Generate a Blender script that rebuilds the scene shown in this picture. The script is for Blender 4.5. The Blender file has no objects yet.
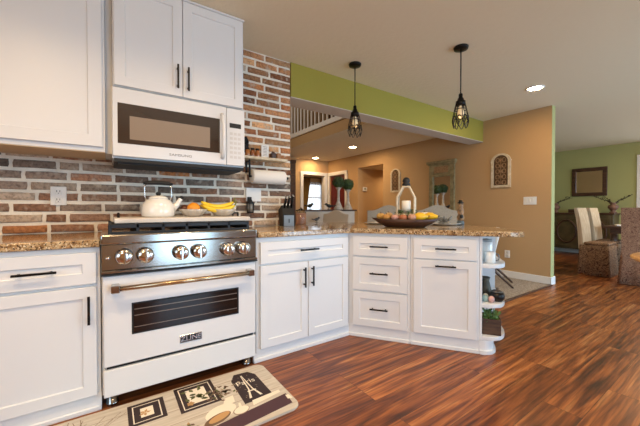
import bpy, bmesh, math, random
from math import sin, cos, pi, radians
from mathutils import Vector, Matrix

sc = bpy.context.scene
COL = sc.collection

# ------------------------------------------------------------------ camera
cam_data = bpy.data.cameras.new('camera')
cam_data.sensor_width = 36.0
cam_data.lens = 307 / 640 * 36.0
cam_data.clip_start = 0.05
cam = bpy.data.objects.new('camera', cam_data)
cam.location = (0, 0, 1.1)
cam.rotation_euler = (radians(90 - 0.75), 0, radians(-34.4))
COL.objects.link(cam)
sc.camera = cam

# ------------------------------------------------------------------ world, lights, exposure
world = bpy.data.worlds.new('sky')
sc.world = world
world.use_nodes = True
world.node_tree.nodes['Background'].inputs[0].default_value = (0.80, 0.90, 1.0, 1)
world.node_tree.nodes['Background'].inputs[1].default_value = 2.2
sc.view_settings.view_transform = 'Standard'
sc.view_settings.look = 'None'
sc.view_settings.exposure = -0.08
sc.view_settings.gamma = 1.0
sc.view_settings.use_curve_mapping = False


def area(name, loc, target, sx, sy, power, color, spread=180):
    l = bpy.data.lights.new(name, 'AREA')
    l.shape = 'RECTANGLE'; l.size = sx; l.size_y = sy
    l.energy = power; l.color = color; l.spread = radians(spread)
    o = bpy.data.objects.new(name, l); COL.objects.link(o)
    o.location = loc
    o.rotation_euler = (Vector(target) - Vector(loc)).to_track_quat('-Z', 'Y').to_euler()
    return o


def disc(name, loc, power, color, size=0.14, spread=150):
    l = bpy.data.lights.new(name, 'AREA')
    l.shape = 'DISK'; l.size = size; l.energy = power; l.color = color; l.spread = radians(spread)
    o = bpy.data.objects.new(name, l); COL.objects.link(o); o.location = loc
    return o


DAY = (0.37, 0.70, 1.0)
WARM = (1.0, 0.69, 0.38)
area('daylight_kitchen_door', (1.17, -2.15, 1.08), (1.17, 3, -0.6), 0.95, 2.0, 25, DAY, 150)
area('daylight_patio_door', (4.6, -2.15, 1.1), (4.2, 3, -1.4), 2.6, 2.0, 104, DAY, 140)
area('daylight_left_window', (-2.15, 0.0, 1.5), (3, 0.4, -1.4), 2.0, 1.2, 17, DAY, 140)
area('daylight_dining_window', (8.2, -2.15, 1.3), (8.2, 3, 1.1), 2.2, 1.6, 62, (0.82, 0.92, 1.0))
area('added_loft_fill', (1.5, 5.0, 3.9), (3.4, 5.0, 2.9), 1.8, 1.4, 40, (1.0, 0.90, 0.76))  # added fill to light the balusters; the wall here has no window
for i, (x, y) in enumerate([(-0.5, 1.0), (0.75, 1.0), (1.9, 0.9), (0.3, -0.9)]):
    disc('kitchen_can_lamp', (x, y, 2.575), (17, 17, 12, 5)[i], WARM)
l_ = bpy.data.lights.new('added_warm_fill', 'POINT'); l_.energy = 39; l_.color = (1.0, 0.72, 0.42); l_.shadow_soft_size = 0.16  # added unseen warm fill for the upper cabinets, no fixture modelled
o_ = bpy.data.objects.new('added_warm_fill', l_); COL.objects.link(o_); o_.location = (-0.75, -0.3, 2.38)
disc('dining_lamp', (7.6, 1.0, 2.57), 24, WARM, 0.4, 180)

# ------------------------------------------------------------------ helpers
random.seed(4)


def srgb(r, g, b):
    f = lambda c: (c / 255) / 12.92 if c / 255 <= 0.04045 else ((c / 255 + 0.055) / 1.055) ** 2.4
    return (f(r), f(g), f(b), 1)


def mat(name, color, rough=0.5, metal=0.0, spec=0.5, bump=None, vary=None, emit=None, trans=0, alpha=None, coat=0):
    m = bpy.data.materials.new(name); m.use_nodes = True
    nt = m.node_tree; b = nt.nodes['Principled BSDF']
    b.inputs['Base Color'].default_value = color
    b.inputs['Roughness'].default_value = rough
    b.inputs['Metallic'].default_value = metal
    b.inputs['Specular IOR Level'].default_value = spec
    if coat: b.inputs['Coat Weight'].default_value = coat; b.inputs['Coat Roughness'].default_value = 0.1
    if trans: b.inputs['Transmission Weight'].default_value = trans
    if emit:
        b.inputs['Emission Color'].default_value = emit[0]; b.inputs['Emission Strength'].default_value = emit[1]
    tc = None
    if bump or vary:
        tc = nt.nodes.new('ShaderNodeTexCoord')
    if bump:
        n = nt.nodes.new('ShaderNodeTexNoise'); n.inputs['Scale'].default_value = bump[0]; n.inputs['Detail'].default_value = 4
        nt.links.new(tc.outputs['Object'], n.inputs['Vector'])
        bp = nt.nodes.new('ShaderNodeBump'); bp.inputs['Strength'].default_value = bump[1]; bp.inputs['Distance'].default_value = 0.01
        nt.links.new(n.outputs['Fac'], bp.inputs['Height']); nt.links.new(bp.outputs[0], b.inputs['Normal'])
    if vary:   # (scale, color2[, vector scale])
        n = nt.nodes.new('ShaderNodeTexNoise'); n.inputs['Scale'].default_value = vary[0]; n.inputs['Detail'].default_value = 5
        src = tc.outputs['Object']
        if len(vary) > 2:
            mp = nt.nodes.new('ShaderNodeMapping'); mp.inputs['Scale'].default_value = vary[2]
            nt.links.new(src, mp.inputs['Vector']); src = mp.outputs[0]
        nt.links.new(src, n.inputs['Vector'])
        r = nt.nodes.new('ShaderNodeValToRGB')
        r.color_ramp.elements[0].position = 0.35; r.color_ramp.elements[0].color = color
        r.color_ramp.elements[1].position = 0.65; r.color_ramp.elements[1].color = vary[1]
        nt.links.new(n.outputs['Fac'], r.inputs['Fac']); nt.links.new(r.outputs[0], b.inputs['Base Color'])
    return m


class MB:
    """collects shapes, builds ONE mesh object"""
    def __init__(s): s.bm = bmesh.new()

    def _mi(s, faces, mi, smooth=False):
        for f in faces: f.material_index = mi; f.smooth = smooth

    def box(s, x0, x1, y0, y1, z0, z1, mi=0, bev=0.0, seg=1, M=None):
        v = [s.bm.verts.new(p) for p in ((x0, y0, z0), (x1, y0, z0), (x1, y1, z0), (x0, y1, z0), (x0, y0, z1), (x1, y0, z1), (x1, y1, z1), (x0, y1, z1))]
        fs = [s.bm.faces.new([v[i] for i in q]) for q in ((3, 2, 1, 0), (4, 5, 6, 7), (0, 1, 5, 4), (1, 2, 6, 5), (2, 3, 7, 6), (3, 0, 4, 7))]
        s._mi(fs, mi)
        if bev:
            es = {e for f in fs for e in f.edges}
            r = bmesh.ops.bevel(s.bm, geom=list(es), offset=bev, segments=seg, profile=0.5, affect='EDGES')
            s._mi(r['faces'], mi, seg > 1)
            v = list({vv for f in r['faces'] for vv in f.verts} | {x for x in v if x.is_valid})
        if M is not None: bmesh.ops.transform(s.bm, matrix=M, verts=v)
        return s

    def prism(s, poly, z0, z1, mi=0, M=None, bev=0.0):
        a = [s.bm.verts.new((x, y, z0)) for x, y in poly]; b = [s.bm.verts.new((x, y, z1)) for x, y in poly]
        n = len(poly); fs = [s.bm.faces.new(list(reversed(a))), s.bm.faces.new(b)]
        for i in range(n): fs.append(s.bm.faces.new((a[i], a[(i + 1) % n], b[(i + 1) % n], b[i])))
        s._mi(fs, mi); v = a + b
        if bev:
            es = list(fs[0].edges) + list(fs[1].edges)
            r = bmesh.ops.bevel(s.bm, geom=es, offset=bev, segments=2, profile=0.5, affect='EDGES')
            s._mi(r['faces'], mi); v = [q for q in v if q.is_valid] + [q for f in r['faces'] for q in f.verts]
        if M is not None: bmesh.ops.transform(s.bm, matrix=M, verts=list(set(v)))
        return s

    def lathe(s, prof, c=(0, 0, 0), seg=20, mi=0, M=None, smooth=True, flute=None, cap=True):
        rings = []
        for r, z in prof:
            rings.append([s.bm.verts.new((c[0] + (r * (1 + (flute[1] * cos(flute[0] * 2 * pi * k / seg) if flute else 0))) * cos(2 * pi * k / seg), c[1] + r * (1 + (flute[1] * cos(flute[0] * 2 * pi * k / seg) if flute else 0)) * sin(2 * pi * k / seg), c[2] + z)) for k in range(seg)])
        fs = []
        for a, b in zip(rings, rings[1:]):
            for k in range(seg): fs.append(s.bm.faces.new((a[k], a[(k + 1) % seg], b[(k + 1) % seg], b[k])))
        s._mi(fs, mi, smooth)
        caps = []
        if cap and prof[0][0] > 1e-5: caps.append(s.bm.faces.new(list(reversed(rings[0]))))
        if cap and prof[-1][0] > 1e-5: caps.append(s.bm.faces.new(rings[-1]))
        s._mi(caps, mi)
        if M is not None: bmesh.ops.transform(s.bm, matrix=M, verts=[v for r in rings for v in r])
        return s

    def tube(s, pts, r, seg=8, mi=0, closed=False, smooth=True):
        pts = [Vector(p) for p in pts]; n = len(pts); rs = r if isinstance(r, (list, tuple)) else [r] * n
        rings = []; ref = None
        for i, p in enumerate(pts):
            if closed: t = pts[(i + 1) % n] - pts[i - 1]
            else: t = pts[min(i + 1, n - 1)] - pts[max(i - 1, 0)]
            t.normalize()
            if ref is None: ref = Vector((0, 0, 1)) if abs(t.z) < 0.9 else Vector((1, 0, 0))
            u = (ref - t * ref.dot(t)).normalized(); w = t.cross(u); ref = u
            rings.append([s.bm.verts.new(p + (u * cos(2 * pi * k / seg) + w * sin(2 * pi * k / seg)) * rs[i]) for k in range(seg)])
        fs = []
        pairs = list(zip(rings, rings[1:])) + ([(rings[-1], rings[0])] if closed else [])
        for a, b in pairs:
            for k in range(seg): fs.append(s.bm.faces.new((a[k], a[(k + 1) % seg], b[(k + 1) % seg], b[k])))
        s._mi(fs, mi, smooth)
        if not closed:
            s._mi([s.bm.faces.new(list(reversed(rings[0]))), s.bm.faces.new(rings[-1])], mi)
        return s

    def ball(s, c, r, mi=0, sub=2, noise=0.0, M=None):
        r = r if isinstance(r, (list, tuple)) else (r, r, r)
        g = bmesh.ops.create_icosphere(s.bm, subdivisions=sub, radius=1)
        fs = set()
        for v in g['verts']:
            k = 1 + random.uniform(-noise, noise)
            v.co = Vector((v.co.x * r[0] * k, v.co.y * r[1] * k, v.co.z * r[2] * k))
            fs |= set(v.link_faces)
        if M is not None: bmesh.ops.transform(s.bm, matrix=M, verts=g['verts'])
        bmesh.ops.translate(s.bm, vec=Vector(c), verts=g['verts'])
        s._mi(fs, mi, True)
        return s

    def quad(s, pts, mi=0):
        s._mi([s.bm.faces.new([s.bm.verts.new(p) for p in pts])], mi); return s

    def shaker(s, x0, x1, z0, z1, yf, t=0.02, rail=0.058, rec=0.009, mi=0):
        """shaker front: frame, bevelled step, recessed panel; front at y=yf, body behind"""
        def rect(a, b, c, d, y): return [s.bm.verts.new(p) for p in ((a, y, c), (b, y, c), (b, y, d), (a, y, d))]
        e = 0.002
        R0 = rect(x0, x1, z0, z1, yf + t); R1 = rect(x0, x1, z0, z1, yf + e); R2 = rect(x0 + e, x1 - e, z0 + e, z1 - e, yf)
        R3 = rect(x0 + rail, x1 - rail, z0 + rail, z1 - rail, yf); R4 = rect(x0 + rail + 0.004, x1 - rail - 0.004, z0 + rail + 0.004, z1 - rail - 0.004, yf + rec)
        fs = [s.bm.faces.new(list(reversed(R0))), s.bm.faces.new(R4)]
        for A, B in ((R0, R1), (R1, R2), (R2, R3), (R3, R4)):
            for k in range(4): fs.append(s.bm.faces.new((A[k], A[(k + 1) % 4], B[(k + 1) % 4], B[k])))
        s._mi(fs, mi); return s

    def build(s, name, mats, parent=None, loc=None, rotz=None):
        me = bpy.data.meshes.new(name); bmesh.ops.recalc_face_normals(s.bm, faces=s.bm.faces)
        s.bm.to_mesh(me); s.bm.free()
        for m in (mats if isinstance(mats, (list, tuple)) else [mats]): me.materials.append(m)
        o = bpy.data.objects.new(name, me); COL.objects.link(o)
        if parent: o.parent = parent
        if loc is not None: o.location = loc
        if rotz is not None: o.rotation_euler = (0, 0, rotz)
        return o


def tag(o, label, cat, group=None, kind=None):
    o['label'] = label; o['category'] = cat
    if group: o['group'] = group
    if kind: o['kind'] = kind
    return o


def thing(name, label, cat, loc=(0, 0, 0), rotz=0.0, group=None):
    o = bpy.data.objects.new(name, None); COL.objects.link(o); o.empty_display_size = 0.05
    o.location = loc; o.rotation_euler = (0, 0, rotz)
    return tag(o, label, cat, group)


def struct(o): o['kind'] = 'structure'; return o


def dup(root, loc, rotz, label, group=None):
    r = root.copy(); COL.objects.link(r); r.location = loc; r.rotation_euler = (0, 0, rotz); r['label'] = label
    if group: r['group'] = group
    for ch in list(root.children):
        c = ch.copy(); COL.objects.link(c); c.parent = r
        for g in list(ch.children):
            q = g.copy(); COL.objects.link(q); q.parent = c
    return r


def text_obj(name, body, size, m, parent, loc, rot, extrude=0.0006, align='CENTER', sx=1.0):
    cu = bpy.data.curves.new(name, 'FONT'); cu.body = body; cu.size = size; cu.extrude = extrude
    cu.align_x = align; cu.align_y = 'CENTER'
    t = bpy.data.objects.new(name + '_tmp', cu); COL.objects.link(t)
    dg = bpy.context.evaluated_depsgraph_get(); dg.update()
    me = bpy.data.meshes.new_from_object(t.evaluated_get(dg))
    bpy.data.objects.remove(t); me.name = name
    me.materials.clear(); me.materials.append(m)
    o = bpy.data.objects.new(name, me); COL.objects.link(o); o.parent = parent
    o.location = loc; o.rotation_euler = rot; o.scale = (sx, 1, 1)
    return o


# ------------------------------------------------------------------ materials
def ramp(nt, src, stops):
    r = nt.nodes.new('ShaderNodeValToRGB'); e = r.color_ramp.elements
    e[0].position, e[0].color = stops[0]; e[1].position, e[1].color = stops[-1]
    for p, c in stops[1:-1]:
        q = e.new(p); q.color = c
    nt.links.new(src, r.inputs['Fac']); return r


def mix(nt, a, b, fac, mode='MIX'):
    m = nt.nodes.new('ShaderNodeMix'); m.data_type = 'RGBA'; m.blend_type = mode
    for sock, v in ((m.inputs[0], fac), (m.inputs[6], a), (m.inputs[7], b)):
        if hasattr(v, 'links'): nt.links.new(v, sock)
        else: sock.default_value = v
    return m.outputs[2]


def granite_mat():
    m = bpy.data.materials.new('granite'); m.use_nodes = True; nt = m.node_tree; b = nt.nodes['Principled BSDF']
    tc = nt.nodes.new('ShaderNodeTexCoord')
    def noise(sc_, det=3):
        n = nt.nodes.new('ShaderNodeTexNoise'); n.inputs['Scale'].default_value = sc_; n.inputs['Detail'].default_value = det
        nt.links.new(tc.outputs['Object'], n.inputs['Vector']); return n.outputs['Fac']
    base = ramp(nt, noise(34, 4), [(0.30, srgb(108, 76, 48)), (0.45, srgb(160, 126, 86)), (0.58, srgb(192, 164, 124)), (0.72, srgb(214, 196, 160))]).outputs[0]
    dark = ramp(nt, noise(105, 3), [(0.56, (0, 0, 0, 1)), (0.60, (1, 1, 1, 1))]).outputs[0]
    c = mix(nt, base, srgb(52, 36, 26), dark)
    light = ramp(nt, noise(110, 2), [(0.60, (0, 0, 0, 1)), (0.66, (1, 1, 1, 1))]).outputs[0]
    c = mix(nt, c, srgb(224, 208, 178), light)
    nt.links.new(c, b.inputs['Base Color'])
    b.inputs['Roughness'].default_value = 0.09; b.inputs['Specular IOR Level'].default_value = 0.6
    return m


def floor_mat():
    m = bpy.data.materials.new('wood_planks'); m.use_nodes = True; nt = m.node_tree; b = nt.nodes['Principled BSDF']
    tc = nt.nodes.new('ShaderNodeTexCoord')
    br = nt.nodes.new('ShaderNodeTexBrick'); br.offset = 0.37; br.offset_frequency = 3; br.squash = 1
    for k, v in (('Scale', 1.0), ('Mortar Size', 0.0012), ('Mortar Smooth', 0.2), ('Bias', 0.0), ('Brick Width', 1.25), ('Row Height', 0.18)): br.inputs[k].default_value = v
    br.inputs['Color1'].default_value = (0, 0, 0, 1); br.inputs['Color2'].default_value = (1, 1, 1, 1); br.inputs['Mortar'].default_value = (0.5, 0.5, 0.5, 1)
    nt.links.new(tc.outputs['Object'], br.inputs['Vector'])
    # shift the grain per plank
    mp = nt.nodes.new('ShaderNodeMapping'); mp.inputs['Scale'].default_value = (0.55, 7.0, 1)
    addv = nt.nodes.new('ShaderNodeVectorMath'); addv.operation = 'MULTIPLY_ADD'
    nt.links.new(br.outputs['Color'], addv.inputs[0]); addv.inputs[1].default_value = (7.3, 3.1, 5.7)
    nt.links.new(tc.outputs['Object'], addv.inputs[2]); nt.links.new(addv.outputs[0], mp.inputs['Vector'])
    n1 = nt.nodes.new('ShaderNodeTexNoise'); n1.inputs['Scale'].default_value = 2.2; n1.inputs['Detail'].default_value = 6; n1.inputs['Distortion'].default_value = 1.2
    nt.links.new(mp.outputs[0], n1.inputs['Vector'])
    wv = nt.nodes.new('ShaderNodeTexWave'); wv.wave_type = 'BANDS'; wv.bands_direction = 'Y'
    wv.inputs['Scale'].default_value = 1.3; wv.inputs['Distortion'].default_value = 9; wv.inputs['Detail'].default_value = 3; wv.inputs['Detail Scale'].default_value = 1.0
    nt.links.new(mp.outputs[0], wv.inputs['Vector'])
    c = ramp(nt, n1.outputs['Fac'], [(0.27, srgb(72, 40, 22)), (0.42, srgb(138, 78, 40)), (0.56, srgb(186, 114, 58)), (0.74, srgb(218, 160, 100))]).outputs[0]
    w = ramp(nt, wv.outputs['Fac'], [(0.0, srgb(150, 130, 118)), (0.5, (1, 1, 1, 1))]).outputs[0]
    c = mix(nt, c, w, 0.32, 'MULTIPLY')
    mp2 = nt.nodes.new('ShaderNodeMapping'); mp2.inputs['Scale'].default_value = (2.0, 42, 1); nt.links.new(addv.outputs[0], mp2.inputs['Vector'])
    n3 = nt.nodes.new('ShaderNodeTexNoise'); n3.inputs['Scale'].default_value = 2.0; n3.inputs['Detail'].default_value = 3; nt.links.new(mp2.outputs[0], n3.inputs['Vector'])
    c = mix(nt, c, ramp(nt, n3.outputs['Fac'], [(0.36, srgb(140, 118, 104)), (0.58, (1, 1, 1, 1))]).outputs[0], 0.6, 'MULTIPLY')
    pl = ramp(nt, br.outputs['Color'], [(0.0, srgb(186, 168, 150)), (0.5, srgb(226, 216, 206)), (1.0, srgb(255, 252, 248))]).outputs[0]
    c = mix(nt, c, pl, 0.9, 'MULTIPLY')
    c = mix(nt, c, srgb(40, 22, 14), br.outputs['Fac'])
    nt.links.new(c, b.inputs['Base Color'])
    b.inputs['Roughness'].default_value = 0.34
    bp = nt.nodes.new('ShaderNodeBump'); bp.inputs['Strength'].default_value = 0.12; bp.inputs['Distance'].default_value = 0.004
    nt.links.new(n1.outputs['Fac'], bp.inputs['Height']); nt.links.new(bp.outputs[0], b.inputs['Normal'])
    return m


def brick_mat():
    m = bpy.data.materials.new('old_brick'); m.use_nodes = True; nt = m.node_tree; b = nt.nodes['Principled BSDF']
    at = nt.nodes.new('ShaderNodeAttribute'); at.attribute_name = 'tone'
    tc = nt.nodes.new('ShaderNodeTexCoord')
    n = nt.nodes.new('ShaderNodeTexNoise'); n.inputs['Scale'].default_value = 45; n.inputs['Detail'].default_value = 6; n.inputs['Roughness'].default_value = 0.7
    nt.links.new(tc.outputs['Object'], n.inputs['Vector'])
    f = ramp(nt, n.outputs['Fac'], [(0.3, srgb(150, 140, 135)), (0.55, (1, 1, 1, 1))]).outputs[0]
    c = mix(nt, at.outputs['Color'], f, 0.85, 'MULTIPLY')
    n2 = nt.nodes.new('ShaderNodeTexNoise'); n2.inputs['Scale'].default_value = 16; n2.inputs['Detail'].default_value = 6
    nt.links.new(tc.outputs['Object'], n2.inputs['Vector'])
    sm = ramp(nt, n2.outputs['Fac'], [(0.56, (0, 0, 0, 1)), (0.70, (0.75, 0.75, 0.75, 1))]).outputs[0]
    c = mix(nt, c, srgb(196, 182, 164), sm)
    nt.links.new(c, b.inputs['Base Color']); b.inputs['Roughness'].default_value = 0.9
    bp = nt.nodes.new('ShaderNodeBump'); bp.inputs['Strength'].default_value = 0.6; bp.inputs['Distance'].default_value = 0.006
    nt.links.new(n.outputs['Fac'], bp.inputs['Height']); nt.links.new(bp.outputs[0], b.inputs['Normal'])
    return m


def damask_mat(name, c1, c2, scale=14):
    m = bpy.data.materials.new(name); m.use_nodes = True; nt = m.node_tree; b = nt.nodes['Principled BSDF']
    tc = nt.nodes.new('ShaderNodeTexCoord')
    n = nt.nodes.new('ShaderNodeTexNoise'); n.inputs['Scale'].default_value = scale; n.inputs['Detail'].default_value = 2; n.inputs['Distortion'].default_value = 3
    nt.links.new(tc.outputs['Object'], n.inputs['Vector'])
    c = ramp(nt, n.outputs['Fac'], [(0.38, c1), (0.46, c2), (0.52, c1), (0.60, c2), (0.66, c1)]).outputs[0]
    nt.links.new(c, b.inputs['Base Color']); b.inputs['Roughness'].default_value = 0.85
    return m


def brushed(name, color, rough=0.25):
    m = mat(name, color, rough, 1.0)
    nt = m.node_tree; b = nt.nodes['Principled BSDF']
    tc = nt.nodes.new('ShaderNodeTexCoord'); mp = nt.nodes.new('ShaderNodeMapping'); mp.inputs['Scale'].default_value = (2, 2, 240)
    n = nt.nodes.new('ShaderNodeTexNoise'); n.inputs['Scale'].default_value = 3
    nt.links.new(tc.outputs['Object'], mp.inputs['Vector']); nt.links.new(mp.outputs[0], n.inputs['Vector'])
    bp = nt.nodes.new('ShaderNodeBump'); bp.inputs['Strength'].default_value = 0.04
    nt.links.new(n.outputs['Fac'], bp.inputs['Height']); nt.links.new(bp.outputs[0], b.inputs['Normal'])
    return m


WHITE = mat('cabinet_white_paint', srgb(225, 226, 227), 0.38)
TRIMW = mat('trim_white', srgb(232, 230, 226), 0.45)
CABIN = mat('cabinet_interior', srgb(206, 184, 150), 0.6)
BLACK = mat('black_metal', srgb(24, 22, 21), 0.38, 0.6)
MATTE = mat('black_matte', srgb(22, 21, 21), 0.6)
STEEL = brushed('brushed_steel', srgb(168, 164, 158), 0.15)
CHROME = mat('polished_steel', srgb(214, 210, 204), 0.12, 1.0)
BRASS = mat('champagne_bronze', srgb(190, 166, 136), 0.25, 1.0)
APPL = mat('white_enamel', srgb(226, 227, 228), 0.22, coat=0.3)
OVENGL = mat('dark_oven_glass', srgb(26, 20, 17), 0.05, spec=0.6)
MWGL = mat('microwave_glass', srgb(58, 48, 42), 0.08, spec=0.8, coat=0.6)
CERAM = mat('white_ceramic', srgb(236, 233, 226), 0.18, coat=0.4)
GRANITE = granite_mat()
WOODFL = floor_mat()
BRICK = brick_mat()
MORTAR = mat('mortar', srgb(246, 238, 222), 0.95, bump=(60, 0.6), vary=(8, srgb(228, 218, 202)))
CEIL = mat('ceiling_texture', srgb(232, 220, 192), 0.95, bump=(26, 0.4))
TAN = mat('tan_wall_paint', srgb(190, 156, 112), 0.85, bump=(60, 0.08))
GREEN = mat('green_wall_paint', srgb(158, 146, 60), 0.85, bump=(60, 0.08))
GREEN_DINING_LIT = mat('green_paint_dining_lit', srgb(172, 172, 116), 0.85, bump=(60, 0.08))  # the beam's green paint, its colour shifted for the dining room's light
OFFWH = mat('offwhite_wall_paint', srgb(222, 212, 198), 0.85)
BEAMW = mat('beam_underside_paint', srgb(206, 196, 184), 0.9)
DARKW = mat('dark_wood', srgb(58, 36, 24), 0.4, vary=(6, srgb(84, 54, 36), (1, 1, 6)))
REDDOOR = mat('oxblood_paint', srgb(104, 24, 18), 0.4)
CARPET = mat('carpet_pile', srgb(186, 170, 150), 0.98, bump=(220, 0.8), vary=(60, srgb(136, 120, 104)))
LINEN = mat('linen_fabric', srgb(190, 178, 160), 0.95, bump=(300, 0.3), vary=(160, srgb(168, 154, 136)))
WHITE_LIT_LINEN = mat('white_lit_linen_fabric', srgb(222, 216, 206), 0.95, bump=(300, 0.3))  # white side chair's fabric; also bar chair linen whitened as if brightly lit
PAPER = mat('paper_towel', srgb(238, 234, 226), 0.9, bump=(120, 0.2))
LEAF = mat('leaf_green', srgb(46, 66, 30), 0.6, vary=(30, srgb(78, 98, 48)))
CREAM = mat('distressed_cream_paint', srgb(222, 210, 186), 0.6, vary=(22, srgb(196, 180, 150)))
GLASS = mat('clear_glass', (0.95, 0.97, 0.97, 1), 0.03, trans=1.0)
PANE = mat('window_pane', (0.97, 0.98, 1, 1), 0.0, trans=1.0); PANE.node_tree.nodes['Principled BSDF'].inputs['IOR'].default_value = 1.02
MIRROR = mat('mirror_glass', (0.8, 0.8, 0.8, 1), 0.02, 1.0)
LAMPGLOW = mat('lamp_lens', (1, 0.9, 0.75, 1), 0.4, emit=((1.0, 0.85, 0.62, 1), 14))
BULBGLOW = mat('filament_bulb', (1, 0.8, 0.5, 1), 0.2, emit=((1.0, 0.66, 0.32, 1), 0.12))
DAMASK = damask_mat('brown_damask', srgb(84, 56, 40), srgb(166, 132, 98), 9)
PAISLEY = damask_mat('red_paisley', srgb(104, 64, 48), srgb(176, 138, 108), 14)
STRIPE = mat('beige_stripe_fabric', srgb(206, 186, 156), 0.9, vary=(9, srgb(178, 152, 120), (6, 6, 0.3)))
BUFFET = mat('buffet_olive_brown', srgb(70, 60, 38), 0.45, vary=(7, srgb(92, 78, 50)))
OAK = mat('light_oak', srgb(186, 134, 78), 0.4, vary=(5, srgb(208, 160, 100), (1, 8, 1)))

# ------------------------------------------------------------------ the setting
ZC, ZL = 2.59, 2.48
YB = 2.77
struct(MB().box(-2.3, 9.9, -2.3, 10.4, -0.06, 0.0).build('floor', WOODFL))
struct(MB().prism([(2.75, 3.0), (2.75, 1.77), (5.24, 1.77), (5.24, 7.2), (2.0, 7.2), (2.0, 4.0)], 0.0, 0.012).build('floor_carpet', CARPET))
struct(MB().box(2.9, 5.24, 1.735, 1.768, 0.0, 0.014, bev=0.004).build('trim_carpet_edge', DARKW))
struct(MB().box(-2.3, 9.9, -2.3, 3.0, ZC, ZC + 0.08).build('ceiling', CEIL))
struct(MB().box(5.37, 9.9, 3.0, 4.3, ZC, ZC + 0.08).build('ceiling_dining', CEIL))
struct(MB().box(3.41, 5.25, 2.995, 7.25, ZL, ZL + 0.002, 0).box(3.412, 5.25, 2.995, 7.25, ZL + 0.002, 2.78, 1).build('ceiling_hall', [CEIL, TAN]))
struct(MB().box(3.385, 3.43, 3.0, 7.25, 2.69, 2.785, bev=0.006).build('trim_loft_edge', TRIMW))
# green beam with pale underside
struct(MB().box(1.53, 5.25, 2.755, 3.0, 2.243, ZC, 0).box(1.53, 5.25, 2.754, 3.002, 2.236, 2.2435, 1).build('beam', [GREEN, BEAMW]))

# brick range wall: mortar bed plus hand-laid bricks
wall = MB()
wall.box(-2.3, 1.525, YB, YB + 0.2, 0, ZC, 1)
bm = wall.bm
tone = bm.loops.layers.float_color.new('tone')
H, L, G = 0.0722, 0.247, 0.0205
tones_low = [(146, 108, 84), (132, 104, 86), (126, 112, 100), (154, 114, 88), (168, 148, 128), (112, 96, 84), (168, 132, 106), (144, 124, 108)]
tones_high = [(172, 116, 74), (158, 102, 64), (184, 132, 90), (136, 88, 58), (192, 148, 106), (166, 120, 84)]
row = 0
z = 0.929 - 0.0722
while z < ZC - 0.01:
    x = -2.28 - (L / 2 if row % 2 else 0) + random.uniform(-0.02, 0.02)
    while x < 1.525:
        ln = L + random.uniform(-0.02, 0.015)
        if random.random() < 0.08: ln = L / 2
        x0, x1 = max(x + G / 2, -2.29), min(x + ln - G / 2, 1.528)
        if x1 > 1.44: x1 = 1.528; x = 2.0
        if x1 - x0 > 0.03:
            z0, z1 = z + G / 2, min(z + H - G / 2, ZC - 0.004)
            d = 0.007 + random.uniform(0, 0.006)
            j = lambda a=0.0035: random.uniform(-a, a)
            def ring(y, ins):
                pts = [(x0 + ins, z0 + ins), ((x0 + x1) / 2, z0 + ins * .7), (x1 - ins, z0 + ins), (x1 - ins * .8, (z0 + z1) / 2), (x1 - ins, z1 - ins), ((x0 + x1) / 2, z1 - ins * .7), (x0 + ins, z1 - ins), (x0 + ins * .8, (z0 + z1) / 2)]
                return [bm.verts.new((px + j(), y, pz + j(0.003))) for px, pz in pts]
            A = ring(YB + 0.01, 0.0); B = ring(YB - d * 0.6, 0.0015); C = ring(YB - d, 0.008)
            fs = [bm.faces.new(C)]
            for P, Q in ((A, B), (B, C)):
                for k in range(8): fs.append(bm.faces.new((P[k], P[(k + 1) % 8], Q[(k + 1) % 8], Q[k])))
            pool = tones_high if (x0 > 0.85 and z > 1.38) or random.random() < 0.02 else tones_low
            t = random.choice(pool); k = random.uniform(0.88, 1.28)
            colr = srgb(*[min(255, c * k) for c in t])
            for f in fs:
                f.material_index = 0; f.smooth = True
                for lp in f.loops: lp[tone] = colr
        x += ln
    z += H; row += 1
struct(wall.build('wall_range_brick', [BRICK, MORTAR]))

# tan wall with red front door and hall opening
XT = 5.25
tw = MB()
tw.box(XT, XT + 0.12, 1.77, 5.07, 0, ZC); tw.box(XT, XT + 0.12, 5.07, 5.95, 2.15, ZC); tw.box(XT, XT + 0.12, 5.95, 6.47, 0, ZC)
tw.box(XT, XT + 0.12, 6.47, 7.17, 2.07, ZC); tw.box(XT, XT + 0.12, 7.17, 7.25, 0, ZC)
struct(tw.build('wall_tan', TAN))
struct(MB().box(XT + 0.002, XT + 0.118, 1.768, 1.7715, 0, ZC).build('wall_dining_return', GREEN_DINING_LIT))
struct(MB().box(XT, XT + 0.03, 6.43, 7.21, 0.0, 2.04).build('door_front', REDDOOR, loc=(0.05, 0, 0)))
dc = MB()
dc.box(XT - 0.02, XT + 0.004, 6.37, 6.47, 0, 2.14, bev=0.004); dc.box(XT - 0.02, XT + 0.004, 7.17, 7.245, 0, 2.14, bev=0.004); dc.box(XT - 0.022, XT + 0.004, 6.37, 7.245, 2.05, 2.14, bev=0.004)
struct(dc.build('trim_front_door', TRIMW))
# hall behind the opening
struct(MB().box(XT + 0.12, 7.6, 5.95, 6.05, 0, 2.4).build('wall_hall_side', TAN))
struct(MB().box(XT + 0.12, 7.6, 4.97, 5.07, 0, 2.4).build('wall_hall_near', TAN))
struct(MB().box(7.5, 7.6, 5.07, 5.95, 0, 2.4).build('wall_hall_end', TAN))
struct(MB().box(XT + 0.12, 7.6, 4.97, 6.05, 2.15, 2.2).build('ceiling_side_hall', CEIL))
disc('side_hall_lamp', (6.3, 5.5, 2.13), 7, WARM, 0.2)
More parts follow.
